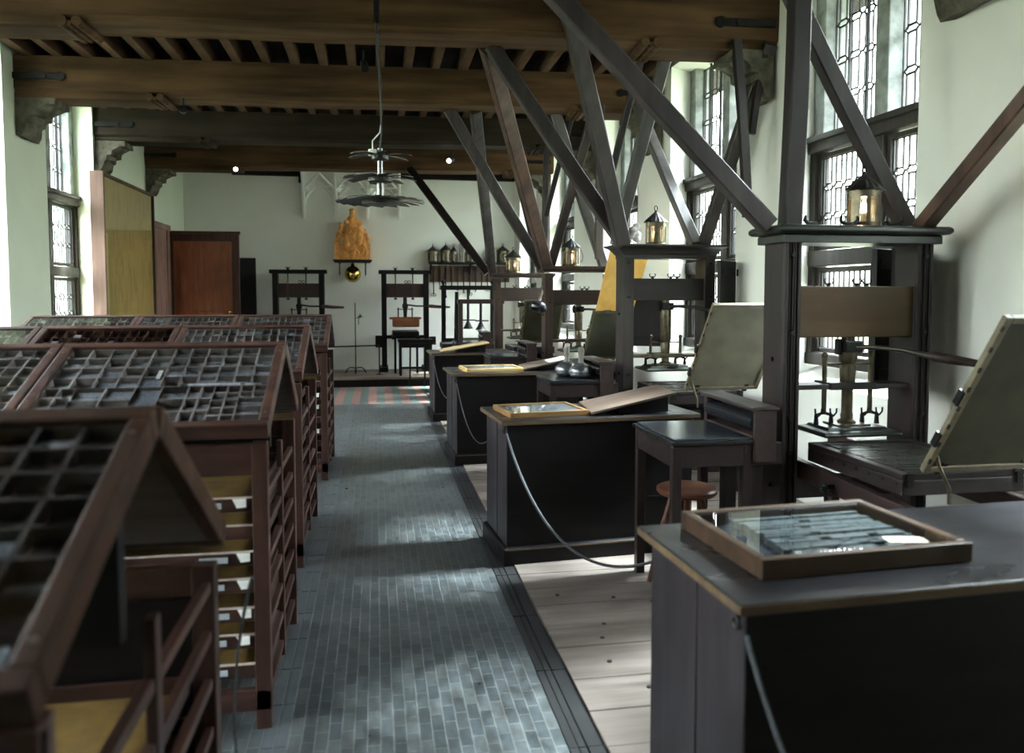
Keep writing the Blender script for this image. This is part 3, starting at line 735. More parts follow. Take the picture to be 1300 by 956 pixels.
    b = B(); moulded(b, -.22+u, .22+u, -.06, dp+.02, pl-.015, [(0, 0), (.01, .006), (.01, .018), (0, .026), (-.04, .03), (-.05, .045)]); obj('platen', b, plain('greenish_platen_iron', (.06, .07, .06), .35, .7), t, .003)
    b = B(); b.box(-.1+u, .1+u, .02, dp-.06, pl+.028, pl+.04); b.lathe([(.05, pl+.035), (.05, pl+.05), (.03, pl+.062)], (u, ym, 0), 16); obj('platen_cup', b, BRASSD, t, .002)
    # winter cross piece, carriage, bed
    bz = bed[0]; bl = bed[1]; bx0, bx1 = -.30, .32
    b = B(); b.box(-ih, ih, .03, dp-.03, bz-.32, bz-.19); obj('winter', b, cheek, t, .006)
    for xx in (-.33, .29):
        b = B(); b.prism([(-bl-.16, bz-.2), (-bl-.10, bz-.13), (.75, bz-.09), (.75, bz-.19), (-bl-.15, bz-.23)], 'x', xx, xx+.05); obj('rail', b, wood('rail_wood', (.025, .014, .013), (.055, .032, .028), 'y', .4), t, .006)
    for yy in (-bl+.05, .68):
        for xx in (-.33, .29):
            b = B(); b.box(xx, xx+.055, yy, yy+.055, 0, bz-.16); obj('rail_leg', b, cheek, t, .004)
    b = B(); b.box(-.33, .34, -bl+.06, -bl+.1, .2, .27); obj('rail_stretcher', b, cheek, t, .004)
    # rounce spindle with belt
    b = B(); b.cyl((-.40, -.32, bz-.17), (.40, -.32, bz-.17), .014); b.cyl((-.2, -.32, bz-.17), (.2, -.32, bz-.17), .05, .05, 14); sp = obj('rounce', b, IRON, t, smooth=True)
    b = B(); b.tube([(-.40, -.32, bz-.17), (-.405, -.36, bz-.16), (-.405, -.38, bz-.24), (-.41, -.37, bz-.3)], .011, 8); b.sphere((-.385, -.32, bz-.17), .03, (.6, 1, 1), 8); obj('crank', b, IRON, sp, smooth=True)
    b = B(); b.box(bx0, bx1, -bl, 0-.02, bz-.10, bz-.03)
    b.box(bx0, bx0+.05, -bl, -.02, bz-.03, bz); b.box(bx1-.05, bx1, -bl, -.02, bz-.03, bz); b.box(bx0+.05, bx1-.05, -bl, -bl+.05, bz-.03, bz); b.box(bx0+.05, bx1-.05, -.07, -.02, bz-.03, bz)
    cf = obj('coffin', b, wood('coffin_wood', (.014, .009, .009), (.034, .024, .022), 'y', .4), t, .005)
    b = B(); rnd = random.Random(int(y*10)); yy = -bl+.07
    while yy < -.11:
        h_ = .012+rnd.random()*.014; x = bx0+.07
        while x < bx1-.08:
            L = .05+rnd.random()*.14; b.box(x, min(x+L, bx1-.07), yy, yy+h_, bz-.03, bz-.006+rnd.random()*.006); x += L+.006
        yy += h_+.004
    f = obj('forme', b, plain('inked_forme', (.06, .062, .05), .35, .5, .4, 25), cf); f['kind'] = 'stuff'
    for xx in (bx0+.02, bx1-.05):
        b = B(); b.box(xx, xx+.03, -bl-.012, -bl, bz-.06, bz+.004); obj('corner_iron', b, IRON, cf)
    b = B()
    for yy in [-bl+.1*i for i in range(int(bl/.1))]: b.cyl((bx0-.002, yy+.04, bz-.05), (bx0-.006, yy+.04, bz-.05), .007, .007, 8)
    obj('iron_rivet', b, IRON, cf)
    if tym:
        tympan(t, tym[0], tym[1], tym[2], tym[3], tym[4], tym[5], tym[6], tym[7], tym[8])
    return t
m1 = (W_press(), W_head(), W_cap()); m2 = (W_p2(), W_p2('x'), W_p2('x')); m3 = (W_p3(), W_p3('x'), W_p3('x'))
press(2.585, 3.9, 1.975, (1.37, 1.65), .345, (W_green(), W_head(), W_cap()), 'large dark hand press with rounded cap and grooved posts, nearest the viewer', 'moulded', (.81, .80), .85, 1.10,
      (-.235, .36, -.83, .83, .82, math.radians(57.5), PARCH, PARCHL, False), barang=R(48))
press(2.56, 6.65, 2.045, (1.555, 1.75), .33, m2, 'grey-brown hand press with flared cornice cap, second from the viewer', 'cornice', (.84, .80), .945, 1.06,
      (-.18, .43, -.80, .86, .85, math.radians(53), plain('grey_olive_parchment', (.13, .122, .085), .55, 0, .25, 5), PARCHL, False), barang=R(40))
press(2.43, 9.25, 1.95, (1.485, 1.665), .34, m3, 'russet hand press in the third position, with a tall yellow board raised above its bed', 'plain', (.84, .8), .93, 1.05,
      (-.13, .42, -.55, .88, .72, math.radians(50), PARCHD, PARCHL, True), barang=R(40))
press(2.28, 12.2, 1.95, (1.51, 1.72), .36, m3, 'russet-brown hand press farthest along the right-hand row', 'plain', (.84, .8), .93, 1.05,
      (-.19, .4, -.7, .9, .75, math.radians(58), PARCH, PARCHL, False), barang=R(40))
# ---------------------------------------------------------------- braces from the press caps to the ceiling
ST = [((2.07,3.95,1.97),(.42,4.05,3.62),.1,0,'heavy diagonal strut from the left end of the nearest press cap up to the left'),
 ((2.21,3.98,1.975),(2.24,3.98,3.62),.105,1,'thick vertical dark post standing on the nearest press cap'),
 ((2.98,4.06,1.975),(2.06,4.1,3.62),.095,0,'diagonal strut leaning left from the right end of the nearest press cap'),
 ((2.97,3.93,1.975),(2.84,2.3,3.07),.09,2,'strut rising to the right photo edge from the nearest press cap'),
 ((2.95,5.98,2.23),(2.83,5.98,3.62),.07,1,'thin hanging post just left of the nearest press, by the stone corbel'),
 ((2.9,6.72,2.045),(3.12,5.99,3.60),.1,0,'strut from the right end of the second press cap up to the wall corbel'),
 ((3.0,6.03,2.9),(3.1,6.0,3.62),.055,1,'short slim strut against the pier at the first corbel'),
 ((2.83,6.72,2.045),(2.77,8.18,3.62),.1,3,'grey strut from the second press cap leaning away to the next beam'),
 ((2.11,6.62,2.045),(1.45,6.0,3.85),.13,0,'thick strut from the left end of the second press cap up to the nearest beam'),
 ((2.16,6.72,2.045),(.93,6.44,3.62),.12,0,'long diagonal strut from the second press cap up to the upper left'),
 ((2.10,6.78,2.045),(2.43,6.47,3.62),.1,3,'strut leaning right from the left end of the second press cap'),
 ((2.01,6.85,2.40),(2.23,6.5,3.62),.055,0,'slim strut behind the second press, leaning right'),
 ((2.35,8.2,1.99),(2.36,8.2,3.62),.075,0,'thin hanging post in front of the yellow board'),
 ((2.02,9.32,1.95),(.91,6.47,3.62),.13,2,'dark reddish strut from the third press cap crossing the big beams'),
 ((1.97,9.36,1.95),(.79,8.66,3.62),.12,0,'strut from the third press cap leaning left to the second beam'),
 ((2.09,9.4,1.95),(2.4,8.66,3.6),.1,0,'strut leaning right from the third press cap'),
 ((2.75,9.36,1.95),(1.98,8.66,3.62),.11,3,'pale grey strut going down behind the yellow board'),
 ((2.26,10.55,2.04),(2.29,10.55,3.62),.075,0,'thin hanging post behind the third press'),
 ((2.1,9.7,2.6),(2.17,8.66,3.62),.055,0,'slim slanting strut above the third press lantern'),
 ((1.8,12.3,1.95),(1.08,8.66,3.62),.12,0,'nearly upright strut from the fourth press cap'),
 ((1.72,12.3,1.95),(.54,12.8,3.62),.12,1,'lowest long strut on the end wall side, sloping down to the fourth press'),
 ((2.6,12.4,1.95),(2.29,12.9,3.62),.1,1,'short dark strut at the right end of the fourth press cap')]
for p, q, w, k, lab in ST:
    b = B(); P, Q = Vector(p), Vector(q); D = Q-P; rnd = random.Random(int(p[1]*100)); pts = [Vector((0,0,0))+D*i/5 for i in range(6)]
    off = Vector((rnd.uniform(-.012,.012), rnd.uniform(-.01,.01), 0)); pts = [v+off*math.sin(math.pi*i/5) for i, v in enumerate(pts)]
    dn = D.normalized(); a = dn.cross(Vector((0,1,0))).normalized(); c = a.cross(dn); vs = []; fs = []
    for v in pts:
        ch = w*.08; hw, hd = w/2, w*.42
        for u, s in ((-hw+ch,-hd), (hw-ch,-hd), (hw,-hd+ch), (hw,hd-ch), (hw-ch,hd), (-hw+ch,hd), (-hw,hd-ch), (-hw,-hd+ch)): vs.append(v+a*u+c*s)
    for i in range(5):
        for j in range(8): fs.append((i*8+j, i*8+(j+1) % 8, (i+1)*8+(j+1) % 8, (i+1)*8+j))
    fs += [tuple(range(8)), tuple(range(40, 48))]
    b._q(vs, fs)
    mt = {0: W_strut(), 1: W_strutd(), 2: wood('strut_red_wood', (.05, .024, .017), (.11, .055, .038), 'z', .42, 12, .2, (.028, .02, .018), .5, 3), 3: wood('strut_grey_wood', (.09, .085, .085), (.16, .15, .145), 'z', .35, 12, .2)}[k]
    o = obj('wooden_strut', b, mt, None, 0); o.location = P; tag(o, lab, 'strut')

# ================================================================ BENCHES AND WHAT STANDS ON THEM
def bench(x, y, w, d, rz, label, h=.87, plinth=True, seed=0, ov=.035):
    t = thing('wooden_counter', label, 'workbench', (x, y, 0), rz, None)
    b = B(); b.box(0, w, 0, d, h-.03, h)
    top = obj('worktop', b, W_top(), t, .004)
    b = B(); b.box(-.001, w, -.0025, .0, h-.026, h-.004); b.box(-.0025, .0, -.001, d, h-.026, h-.004); obj('worn_edge', b, W_edge(), top)
    bx = ov; fw = W_desk('x')
    b = B(); b.box(bx, w-bx, bx, bx+.03, .1, h-.03)
    for z in (.36, .61): b.box(bx, w-bx, bx-.0015, bx, z, z+.002)
    obj('front_panel', b, fw, t, .003)
    b = B(); b.box(bx-.002, bx+.025, bx+.004, d-bx, .1, h-.03); b.box(bx-.006, bx+.0, d*.45, d*.45+.006, .1, h-.03); obj('side_panel', b, wood('side_plank_wood', (.018, .014, .016), (.042, .034, .037), 'z', .45, 16, .3, None, .4), t, .003)
    b = B(); b.box(w-bx-.025, w-bx, bx+.03, d-bx, .1, h-.03); obj('side_panel', b, fw, t)
    b = B(); b.box(bx+.025, w-bx-.025, d-bx-.025, d-bx, .1, h-.03); obj('back_panel', b, fw, t)
    if plinth:
        b = B(); moulded(b, bx, w-bx, bx, d-bx, .0, [(.025, 0), (.025, .1), (.018, .11), (.0, .115)]); obj('plinth', b, fw, t, .003)
        b = B(); b.box(bx-.018, w-bx+.018, bx-.0265, bx-.024, .095, .103); obj('plinth_edge', b, W_edge(), t)
    b = B(); b.ring((bx-.012, bx+.03, h-.07), .014, .004, 'x', 12, 6); b.cyl((bx-.014, bx+.03, h-.056), (bx+.004, bx+.03, h-.056), .006, .006, 8); obj('rope_eye', b, IRON, t)
    return t
DESK1 = bench(.84, 1.70, 1.55, .66, R(2.5), 'black counter in the lower right corner, carrying the big glazed tray')
bench(.715, 4.48, 1.26, .62, R(4.5), 'second black counter from the viewer, with a low glazed frame and brown board')
bench(.70, 7.27, 1.26, .75, R(3), 'dark counter third from the viewer, with a pale-framed sheet on top')
bench(.68, 9.90, 1.1, .70, R(2), 'small-looking dark counter farthest along the row, nearest the tiled strip')

def glazed_tray(x, y, z, w, d, h, rz, label, fr, inner, kind, edge=None):
    t = thing('glazed_frame', label, 'glazed case', (x, y, z), rz, None)
    f = .028 if h > .04 else .02
    b = B(); b.box(0, w, 0, f, 0, h); b.box(0, w, d-f, d, 0, h); b.box(0, f, f, d-f, 0, h); b.box(w-f, w, f, d-f, 0, h); obj('frame', b, fr, t, .003)
    b = B(); b.box(f*.5, w-f*.5, f*.5, d-f*.5, .0, .008); obj('back_board', b, inner, t)
    if kind == 'forme':
        b = B(); rnd = random.Random(8); y = f+.02
        while y < d-f-.02:
            hh = .010+rnd.random()*.012; x0 = f+.12+rnd.random()*.02
            while x0 < w-f-.03:
                L = .03+rnd.random()*.16; b.box(x0, min(x0+L, w-f-.02), y, y+hh, .008, .026+rnd.random()*.004); x0 += L+.004+(.03 if rnd.random() < .2 else 0)
            y += hh+.004+(.008 if rnd.random() < .25 else 0)
        o = obj('set_type', b, plain('tray_type', (.10, .125, .125), .4, .5, .5, 50), t); o['kind'] = 'stuff'
        b = B(); b.hexa([(w-.17, .12, .03), (w-.06, .09, .03), (w-.045, .14, .03), (w-.155, .17, .03), (w-.17, .12, .031), (w-.06, .09, .031), (w-.045, .14, .031), (w-.155, .17, .031)]); obj('paper_slip', b, plain('cream_slip', (.75, .72, .5), .7), t)
    else:
        b = B(); b.box(f, w-f, f, d-f, .008, h-.008); obj('printed_sheet', b, kind, t)
    b = B(); b.box(f-.006, w-f+.006, f-.006, d-f+.006, h-.006, h-.004); obj('glass_pane', b, CGLASS, t)
    return t
OAKF = wood('tray_frame_wood', (.022, .011, .006), (.06, .032, .016), 'x', .38, 16, .3, (.012, .007, .004))
OAKL = wood('honey_frame_wood', (.16, .085, .03), (.28, .155, .06), 'x', .4, 16, .2)
glazed_tray(.963, 1.835, .871, .64, .475, .055, R(3.5), 'large glazed wooden tray of set type on the nearest black counter', OAKF, SLATE, 'forme')
glazed_tray(.775, 4.56, .871, .50, .40, .032, R(7), 'low glazed frame with a printed sheet on the second counter', OAKL, SLATE, mat_print())
glazed_tray(.84, 7.42, .871, .56, .42, .03, R(5), 'pale yellow frame holding a white sheet on the third counter', wood('pale_frame_wood', (.5, .33, .12), (.68, .48, .2), 'x', .45), SLATE, plain('grey_white_sheet', (.5, .53, .5), .3, 0, .06))
def slope_board(pts, th, z0, label, mat, group=None, paper=False):
    """board resting on the counter on one side and propped on a wedge block at the other"""
    t = thing('sloping_board', label, 'board', pts[0], 0, None)
    o = Vector(pts[0]); q = [Vector(p)-o for p in pts]
    b = B(); b.hexa([v-Vector((0,0,th)) for v in q]+q); obj('board', b, mat, t, .002)
    b = B(); s0 = q[1]*.35; s1 = q[1]*.93; dd = (q[3]-q[0])
    zb = z0-o.z
    A, C = s0+dd*.12, s1+dd*.12; A2, C2 = s0+dd*.88, s1+dd*.88
    b.hexa([(A.x,A.y,zb), (C.x,C.y,zb), (C2.x,C2.y,zb), (A2.x,A2.y,zb), A-Vector((0,0,th)), C-Vector((0,0,th)), C2-Vector((0,0,th)), A2-Vector((0,0,th))])
    obj('support_block', b, W_desk('x'), t)
    if paper:
        n = Vector((0,0,.002)); u = lambda a, c: q[0]+q[1]*a+dd*c+n
        b = B(); b.hexa([u(.55,.1), u(.95,.1), u(.95,.7), u(.55,.7)]+[v+Vector((0,0,.002)) for v in (u(.55,.1), u(.95,.1), u(.95,.7), u(.55,.7))]); obj('paper_sheet', b, PAPER, t)
    return t
slope_board([(1.27,4.57,.895),(1.83,4.62,1.0),(1.86,5.06,1.0),(1.32,5.06,.895)], .014, .871, 'brown board sloping up to the right on the second counter', W_board())
slope_board([(1.40,7.42,.895),(1.86,7.46,.985),(1.88,7.9,.985),(1.42,7.88,.895)], .014, .871, 'brown board with a white sheet sloping up on the third counter', W_board(), paper=True)
slope_board([(.80,9.94,.895),(1.42,9.97,1.0),(1.42,10.4,1.0),(.80,10.38,.895)], .016, .871, 'pale wooden board sloping up on the farthest counter', wood('pale_slope_board', (.42, .3, .15), (.6, .45, .24), 'x', .5))

def ink_table(x, y, label, n=4):
    t = thing('ink_table', label, 'ink table', (x, y, 0), 0, None); w, d, h = .44, .61, .88
    for xx in (.012, w-.05):
        for yy in (.012, d-.06):
            b = B(); b.box(xx, xx+.048, yy, yy+.048, 0, h-.04); obj('leg', b, W_press('z'), t, .004)
    b = B(); b.box(.015, .6, .014, .036, h-.145, h-.03); b.box(.015, .6, d-.036, d-.014, h-.145, h-.03); b.box(.014, .036, .036, d-.036, h-.145, h-.03); obj('apron', b, W_press('x'), t, .004)
    b = B(); b.box(0, w, 0, d, h-.03, h-.012); obj('table_top', b, W_edge('x') if False else W_top(), t, .003)
    b = B(); b.box(.02, w-.01, .02, d-.02, h-.012, h); obj('ink_slab', b, SLATE, t, .003)
    bx = B(); bx.box(w, w+.115, -.01, .02, .755, h+.14); bx.box(w, w+.115, d-.02, d+.02, .755, h+.14); bx.box(w+.09, w+.115, .02, d-.02, .755, h+.14)
    bx.box(w, w+.09, .02, d-.02, .86, .885); obj('ink_trough', bx, wood('trough_wood', (.022, .013, .012), (.05, .032, .028), 'y', .4), t, .004)
    b = B(); b.box(w-.02, w+.125, -.02, d+.03, h+.14, h+.158); obj('trough_lid', b, wood('trough_lid_wood', (.03, .024, .023), (.065, .052, .048), 'y', .36), t, .004)
    b = B(); b.cyl((w+.03, .02, h+.07), (w+.03, d-.02, h+.07), .045, .045, 16); obj('ink_roller', b, LEATH, t, smooth=True)
    for yy in (.1, .4):
        b = B(); b.box(w+.03, w+.1, yy, yy+.07, 0, .755); obj('trough_post', b, W_press('z'), t, .004)
    return t
ink_table(1.44, 3.69, 'dark ink table with a trough box, standing against the nearest press')
ink_table(1.43, 6.45, 'dark ink table with two metal ink balls on it, beside the second press')
ink_table(1.30, 9.1, 'dark ink table beside the third press, mostly behind the third counter')
ink_table(1.18, 12.0, 'dark ink table beside the fourth press, behind the farthest counter')
def ink_ball(loc, label, s=1, hang=False, mat=None):
    t = thing('ink_ball', label, 'ink ball', loc, 0, None)
    sgn = 1
    b = B(); b.lathe([(.02, 0), (.065, .004), (.098, .025), (.108, .055), (.10, .085), (.075, .11), (.05, .125), (.03, .132)], (0,0,0), 24); obj('pad', b, mat or plain('pewter_grey_leather', (.2, .21, .225), .25, .75, .15, 8), t, smooth=True)
    b = B(); b.lathe([(.03, .13), (.022, .145), (.024, .2), (.029, .24), (.024, .265), (.01, .27)], (0,0,0), 14); obj('handle', b, W_board('z') if mat else plain('grey_wood_handle', (.12, .105, .085), .45, 0, .2), t, smooth=True)
    t.scale = (s,)*3
    return t
ink_ball((1.75, 6.64, .881), 'grey ink ball on the second ink table, the nearer one')
ink_ball((1.665, 6.82, .881), 'grey ink ball on the second ink table, behind the nearer one')
t = ink_ball((1.86, 9.08, 1.41), 'black ink ball hanging from the left post of the third press', 1.0, True, LEATH); t.rotation_euler = (R(-14), R(14), 0)
b = B(); b.tube([(0, 0, .27), (0, .0, .36), (.02, .06, .42)], .006, 6); b.ring((0, 0, .285), .018, .004, 'y', 12, 6); obj('hanging_cord', b, ROPE, t)
# three-legged stool
t = thing('wooden_stool', 'round-seated reddish wooden stool tucked under the nearest ink table', 'stool', (1.70, 4.12, 0.014), R(-14), None)
b = B(); b.lathe([(.1, .475), (.155, .48), (.168, .495), (.168, .51), (.155, .52), (.05, .516)], (0,0,0), 28); obj('seat', b, wood('stool_wood', (.065, .023, .013), (.12, .05, .026), 'x', .32), t, smooth=True)
lg = []
for a in (200, 320, 80):
    u = Vector((math.cos(R(a)), math.sin(R(a)), 0)); p, q = u*.09+Vector((0,0,.485)), u*.225; lg.append((p, q))
    b = B(); b.tube([q, q.lerp(p, .35), q.lerp(p, .6), p], [.013, .02, .021, .014], 10); obj('leg', b, wood('stool_wood', (), (), 'x') if False else _c['stool_wood_x'], t, smooth=True)
for i, j in ((0, 1), (1, 2)):
    b = B(); b.cyl(lg[i][1].lerp(lg[i][0], .3), lg[j][1].lerp(lg[j][0], .3), .009); obj('stretcher', b, _c['stool_wood_x'], t, smooth=True)
# ropes that close off the presses
def rope(pts, label, r=.007, mat=ROPE):
    b = B(); n = 30; P = [Vector(p) for p in pts]; out = []
    for i in range(n+1):
        s = i/n; a = (1-s)**2; c = 2*s*(1-s); e = s*s
        out.append(P[0]*a+P[1]*c+P[2]*e-P[0])
    b.tube(out, r, 6); o = obj('barrier_rope', b, mat, None, 0, True); o.location = P[0]; tag(o, label, 'rope')
rope([(.735, 4.47, .80), (.93, 4.0, -.06), (1.445, 3.70, .30)], 'grey rope sagging from the second counter to the leg of the nearest ink table', .008)
rope([(.725, 7.25, .78), (.86, 6.9, -.10), (1.05, 6.6, .60)], 'thin chain hanging in a loop from the third counter', .005, STEEL)
rope([(.70, 9.88, .78), (.78, 9.6, .15), (.93, 9.2, .45)], 'thin chain hanging from the corner of the farthest counter', .005, STEEL)
rope([(.85, 1.69, .80), (.9, 1.45, .3), (1.0, .9, .25)], 'dark rope dropping from the corner of the nearest counter', .007)
rope([(-.33, 2.12, .86), (-.42, 2.25, .55), (-.40, 2.25, .28)], 'thin grey rope hanging beside the nearest type case stand', .005)
g = B(); g.lathe([(.028, -.06), (.034, -.05), (.034, .02), (.026, .03)], (1.098,-.012,.545), 16); g = obj('knob', g, wood('knob_wood', (.12, .05, .02), (.2, .095, .04), 'z', .35), DESK1, smooth=True)
b = B(); b.lathe([(.024, .03), (.03, .035), (.03, .05), (.018, .065)], (1.098,-.012,.545), 16); b.cyl((1.098, 0, .545), (1.098, .05, .545), .008); obj('collar', b, BRASSD, g, smooth=True)

# ================================================================ LANTERNS
def lantern(loc, r, h, label, lit=True, group=None, kind=0, n=8):
    t = thing('candle_lantern', label, 'lantern', loc, random.Random(int(loc[0]*100+loc[1]*10)).random()*3, group)
    bh = h*.60
    b = B(); b.lathe([(r*1.02, 0), (r*1.02, .012), (r, .016), (r, bh*.13), (r*.2, bh*.135)], (0,0,0), 24); obj('base', b, BRASSD, t, smooth=True)
    b = B()
    for i in range(n):
        a = 2*math.pi*i/n; wdt = .30 if i % 2 else .12; m = 4
        for k in range(m):
            a0, a1 = a-wdt+2*wdt*k/m, a-wdt+2*wdt*(k+1)/m
            b._q([(r*math.cos(q)*s, r*math.sin(q)*s, z) for z in (bh*.12, bh*.82) for q, s in ((a0,.985), (a1,.985), (a1,1), (a0,1))], B.BF)
    obj('body_strips', b, BRASS, t)
    b = B(); b.lathe([(r*.97, bh*.13), (r*.97, bh*.82)], (0,0,0), 24); o = obj('mica_pane', b, LGLASS, t, smooth=True)
    b = B(); b.lathe([(r*.9, bh*.80), (r*1.0, bh*.81), (r*1.0, bh), (r*1.06, bh*1.02), (r*.9, bh*1.03)], (0,0,0), 24); obj('collar', b, BRASS, t, smooth=True)
    b = B(); m = 32; vs = []; fs = []
    for k in range(5):
        f = k/4; rr = r*(1.16*(1-f)+.12*f); z = bh*1.02+f*(h*.27)
        for i in range(m):
            q = 1+(.10*(1-f*.6) if i % 2 else 0); a = 2*math.pi*i/m
            vs.append((rr*q*math.cos(a), rr*q*math.sin(a), z-(0.006 if i % 2 and k == 0 else 0)))
    for k in range(4):
        for i in range(m): fs.append((k*m+i, k*m+(i+1) % m, (k+1)*m+(i+1) % m, (k+1)*m+i))
    fs += [tuple(range(m)), tuple(range(4*m, 5*m))]
    b._q(vs, fs); obj('fluted_roof', b, plain('blackened_tin', (.07, .07, .07), .35, .85, .3, 20), t)
    b = B(); zt = bh*1.02+h*.27; b.cyl((0,0,zt-.005), (0,0,zt+.012), r*.15, r*.1, 10); b.ring((0,0,zt+.03), .022, .004, 'y', 14, 6); obj('ring_handle', b, IRON, t)
    b = B(); b.cyl((0,0,bh*.12), (0,0,bh*.40), .012, .012, 10); obj('candle', b, plain('candle_wax', (.7, .64, .5), .5), t, smooth=True)
    if lit:
        b = B(); b.lathe([(.008, bh*.40), (.016, bh*.5), (.014, bh*.62), (.003, bh*.74)], (0,0,0), 12); obj('bulb', b, BULB, t, smooth=True)
    if kind == 1:
        b = B(); b.tube([(r, 0, bh*.2), (r*1.5, 0, bh*.3), (r*1.6, 0, bh*.6), (r*1.3, 0, bh*.95)], .004, 6); obj('side_handle', b, IRON, t)
    return t
lantern((2.66, 4.00, 1.976), .088, .33, 'lit brass lantern on the nearest press cap', kind=1)
lantern((2.47, 6.78, 2.046), .09, .34, 'lit brass lantern on the second press cap')
lantern((2.33, 9.33, 1.951), .105, .37, 'lit lantern on the third press cap', kind=1)
lantern((2.13, 12.28, 1.951), .115, .40, 'lit lantern on the farthest press cap of the right-hand row')
# carved iron catches on the nearest cap
t = thing('iron_catch', 'black double-horned iron catch left of the lantern on the nearest press cap', 'iron fitting', (2.33, 3.95, 1.976))
b = B()
b.cyl((0,0,0), (0,0,.014), .03, .02, 12)
for s in (-1, 1): b.tube([(0,0,.01), (s*.03,0,.012), (s*.05,0,.03), (s*.045,0,.055)], [.012,.012,.011,.006], 8)
obj('horn', b, IRONB, t, smooth=True)
for xx, lab in ((2.53, 'black iron catch just left of the lantern base on the nearest press cap'), (2.80, 'black iron catch right of the lantern on the nearest press cap')):
    t2 = dup(t, (xx, 3.93, 1.976), None, lab)
# pale twisted cloth at the left end of the second cap
t = thing('rag', 'pale crumpled cloth wedged at the foot of the struts on the second press cap', 'cloth', (2.21, 6.6, 2.046))
b = B()
for i in range(7):
    rnd = random.Random(i); b.sphere((rnd.uniform(-.04,.04), rnd.uniform(-.02,.02), .045+.03*i*.6), .035, (1, .8, .9), 8)
o = obj('cloth', b, plain('pale_rag', (.55, .52, .5), .8), t, smooth=True); md = o.modifiers.new('remesh', 'REMESH'); md.mode = 'VOXEL'; md.voxel_size = .008; md.use_smooth_shade = True

# ================================================================ CHANDELIER OF THREE TIERS
t = thing('chandelier', 'three-tiered dark metal chandelier of overlapping blades on a long hanging cord', 'chandelier', (.04, 6.62, 0))
G = plain('smoky_blade_metal', (.045, .045, .043), .35, .6, .3, 20)
b = B(); b.cyl((0,0,2.37), (0,0,2.56), .03, .03); b.cyl((0,0,2.56), (0,0,2.80), .022, .022); obj('stem', b, STEEL, t, smooth=True)
def tier(z, R_, n, drop, wid, nm, hub):
    b = B(); b.lathe([(hub*.4, z-.01), (hub, z), (hub, z+.03), (hub*.5, z+.05)], (0,0,0), 20); h = obj('hub', b, G, t, smooth=True)
    for i in range(n):
        a = 2*math.pi*i/n+z; ca, sa = math.cos(a), math.sin(a); vs = []; fs = []; m = 6
        for k in range(m+1):
            f = k/m; rr = hub*.6+(R_-hub*.6)*f; zz = z+.03-drop*f*f+.012*math.sin(f*3); ww = wid*(.6+1.0*f-.9*f*f)
            tw = .12
            for s in (-1, 1):
                for e in (0, .004): vs.append((ca*rr-sa*s*ww, sa*rr+ca*s*ww, zz+e+s*ww*tw))
        for k in range(m):
            o = k*4; p = o+4; fs += [(o, o+2, p+2, p), (o+1, p+1, p+3, o+3), (o, p, p+1, o+1), (o+2, o+3, p+3, p+2)]
        fs += [(0, 1, 3, 2), (m*4, m*4+2, m*4+3, m*4+1)]
        b = B(); b._q(vs, fs); obj('blade', b, G, t, smooth=True)
tier(2.345, .36, 18, .012, .07, 'low', .15)
tier(2.53, .30, 8, .012, .055, 'mid', .10)
tier(2.71, .27, 6, .01, .035, 'top', .07)
b = B(); b.cyl((-.06, 0, 2.74), (-.06, 0, 2.79), .035, .035, 14); obj('white_collar', b, WHITE, t, smooth=True)
b = B(); b.tube([(0,0,2.8), (.012,0,2.95), (.01,0,3.2), (-.01,-.1,3.5), (-.02,-.36,3.62)], .007, 6)
b.tube([(.01,0,3.1), (.015,.005,3.3), (-.005,-.09,3.5), (-.005,-.36,3.60)], .005, 6); obj('cord', b, ROPE, t, smooth=True)
b = B(); b.tube([(-.06,0,2.79), (-.06,0,2.86), (.0,0,2.93), (.012,0,3.0)], .006, 6); obj('white_cable', b, WHITE, t, smooth=True)
b = B(); b.box(-.04, 0, -.57, -.555, 3.62, 3.90); b.tube([(-.02,-.57,3.64), (-.02,-.60,3.60), (-.02,-.57,3.55), (-.02,-.45,3.575), (-.02,-.36,3.60)], .012, 8); obj('ceiling_hook', b, IRONB, t)

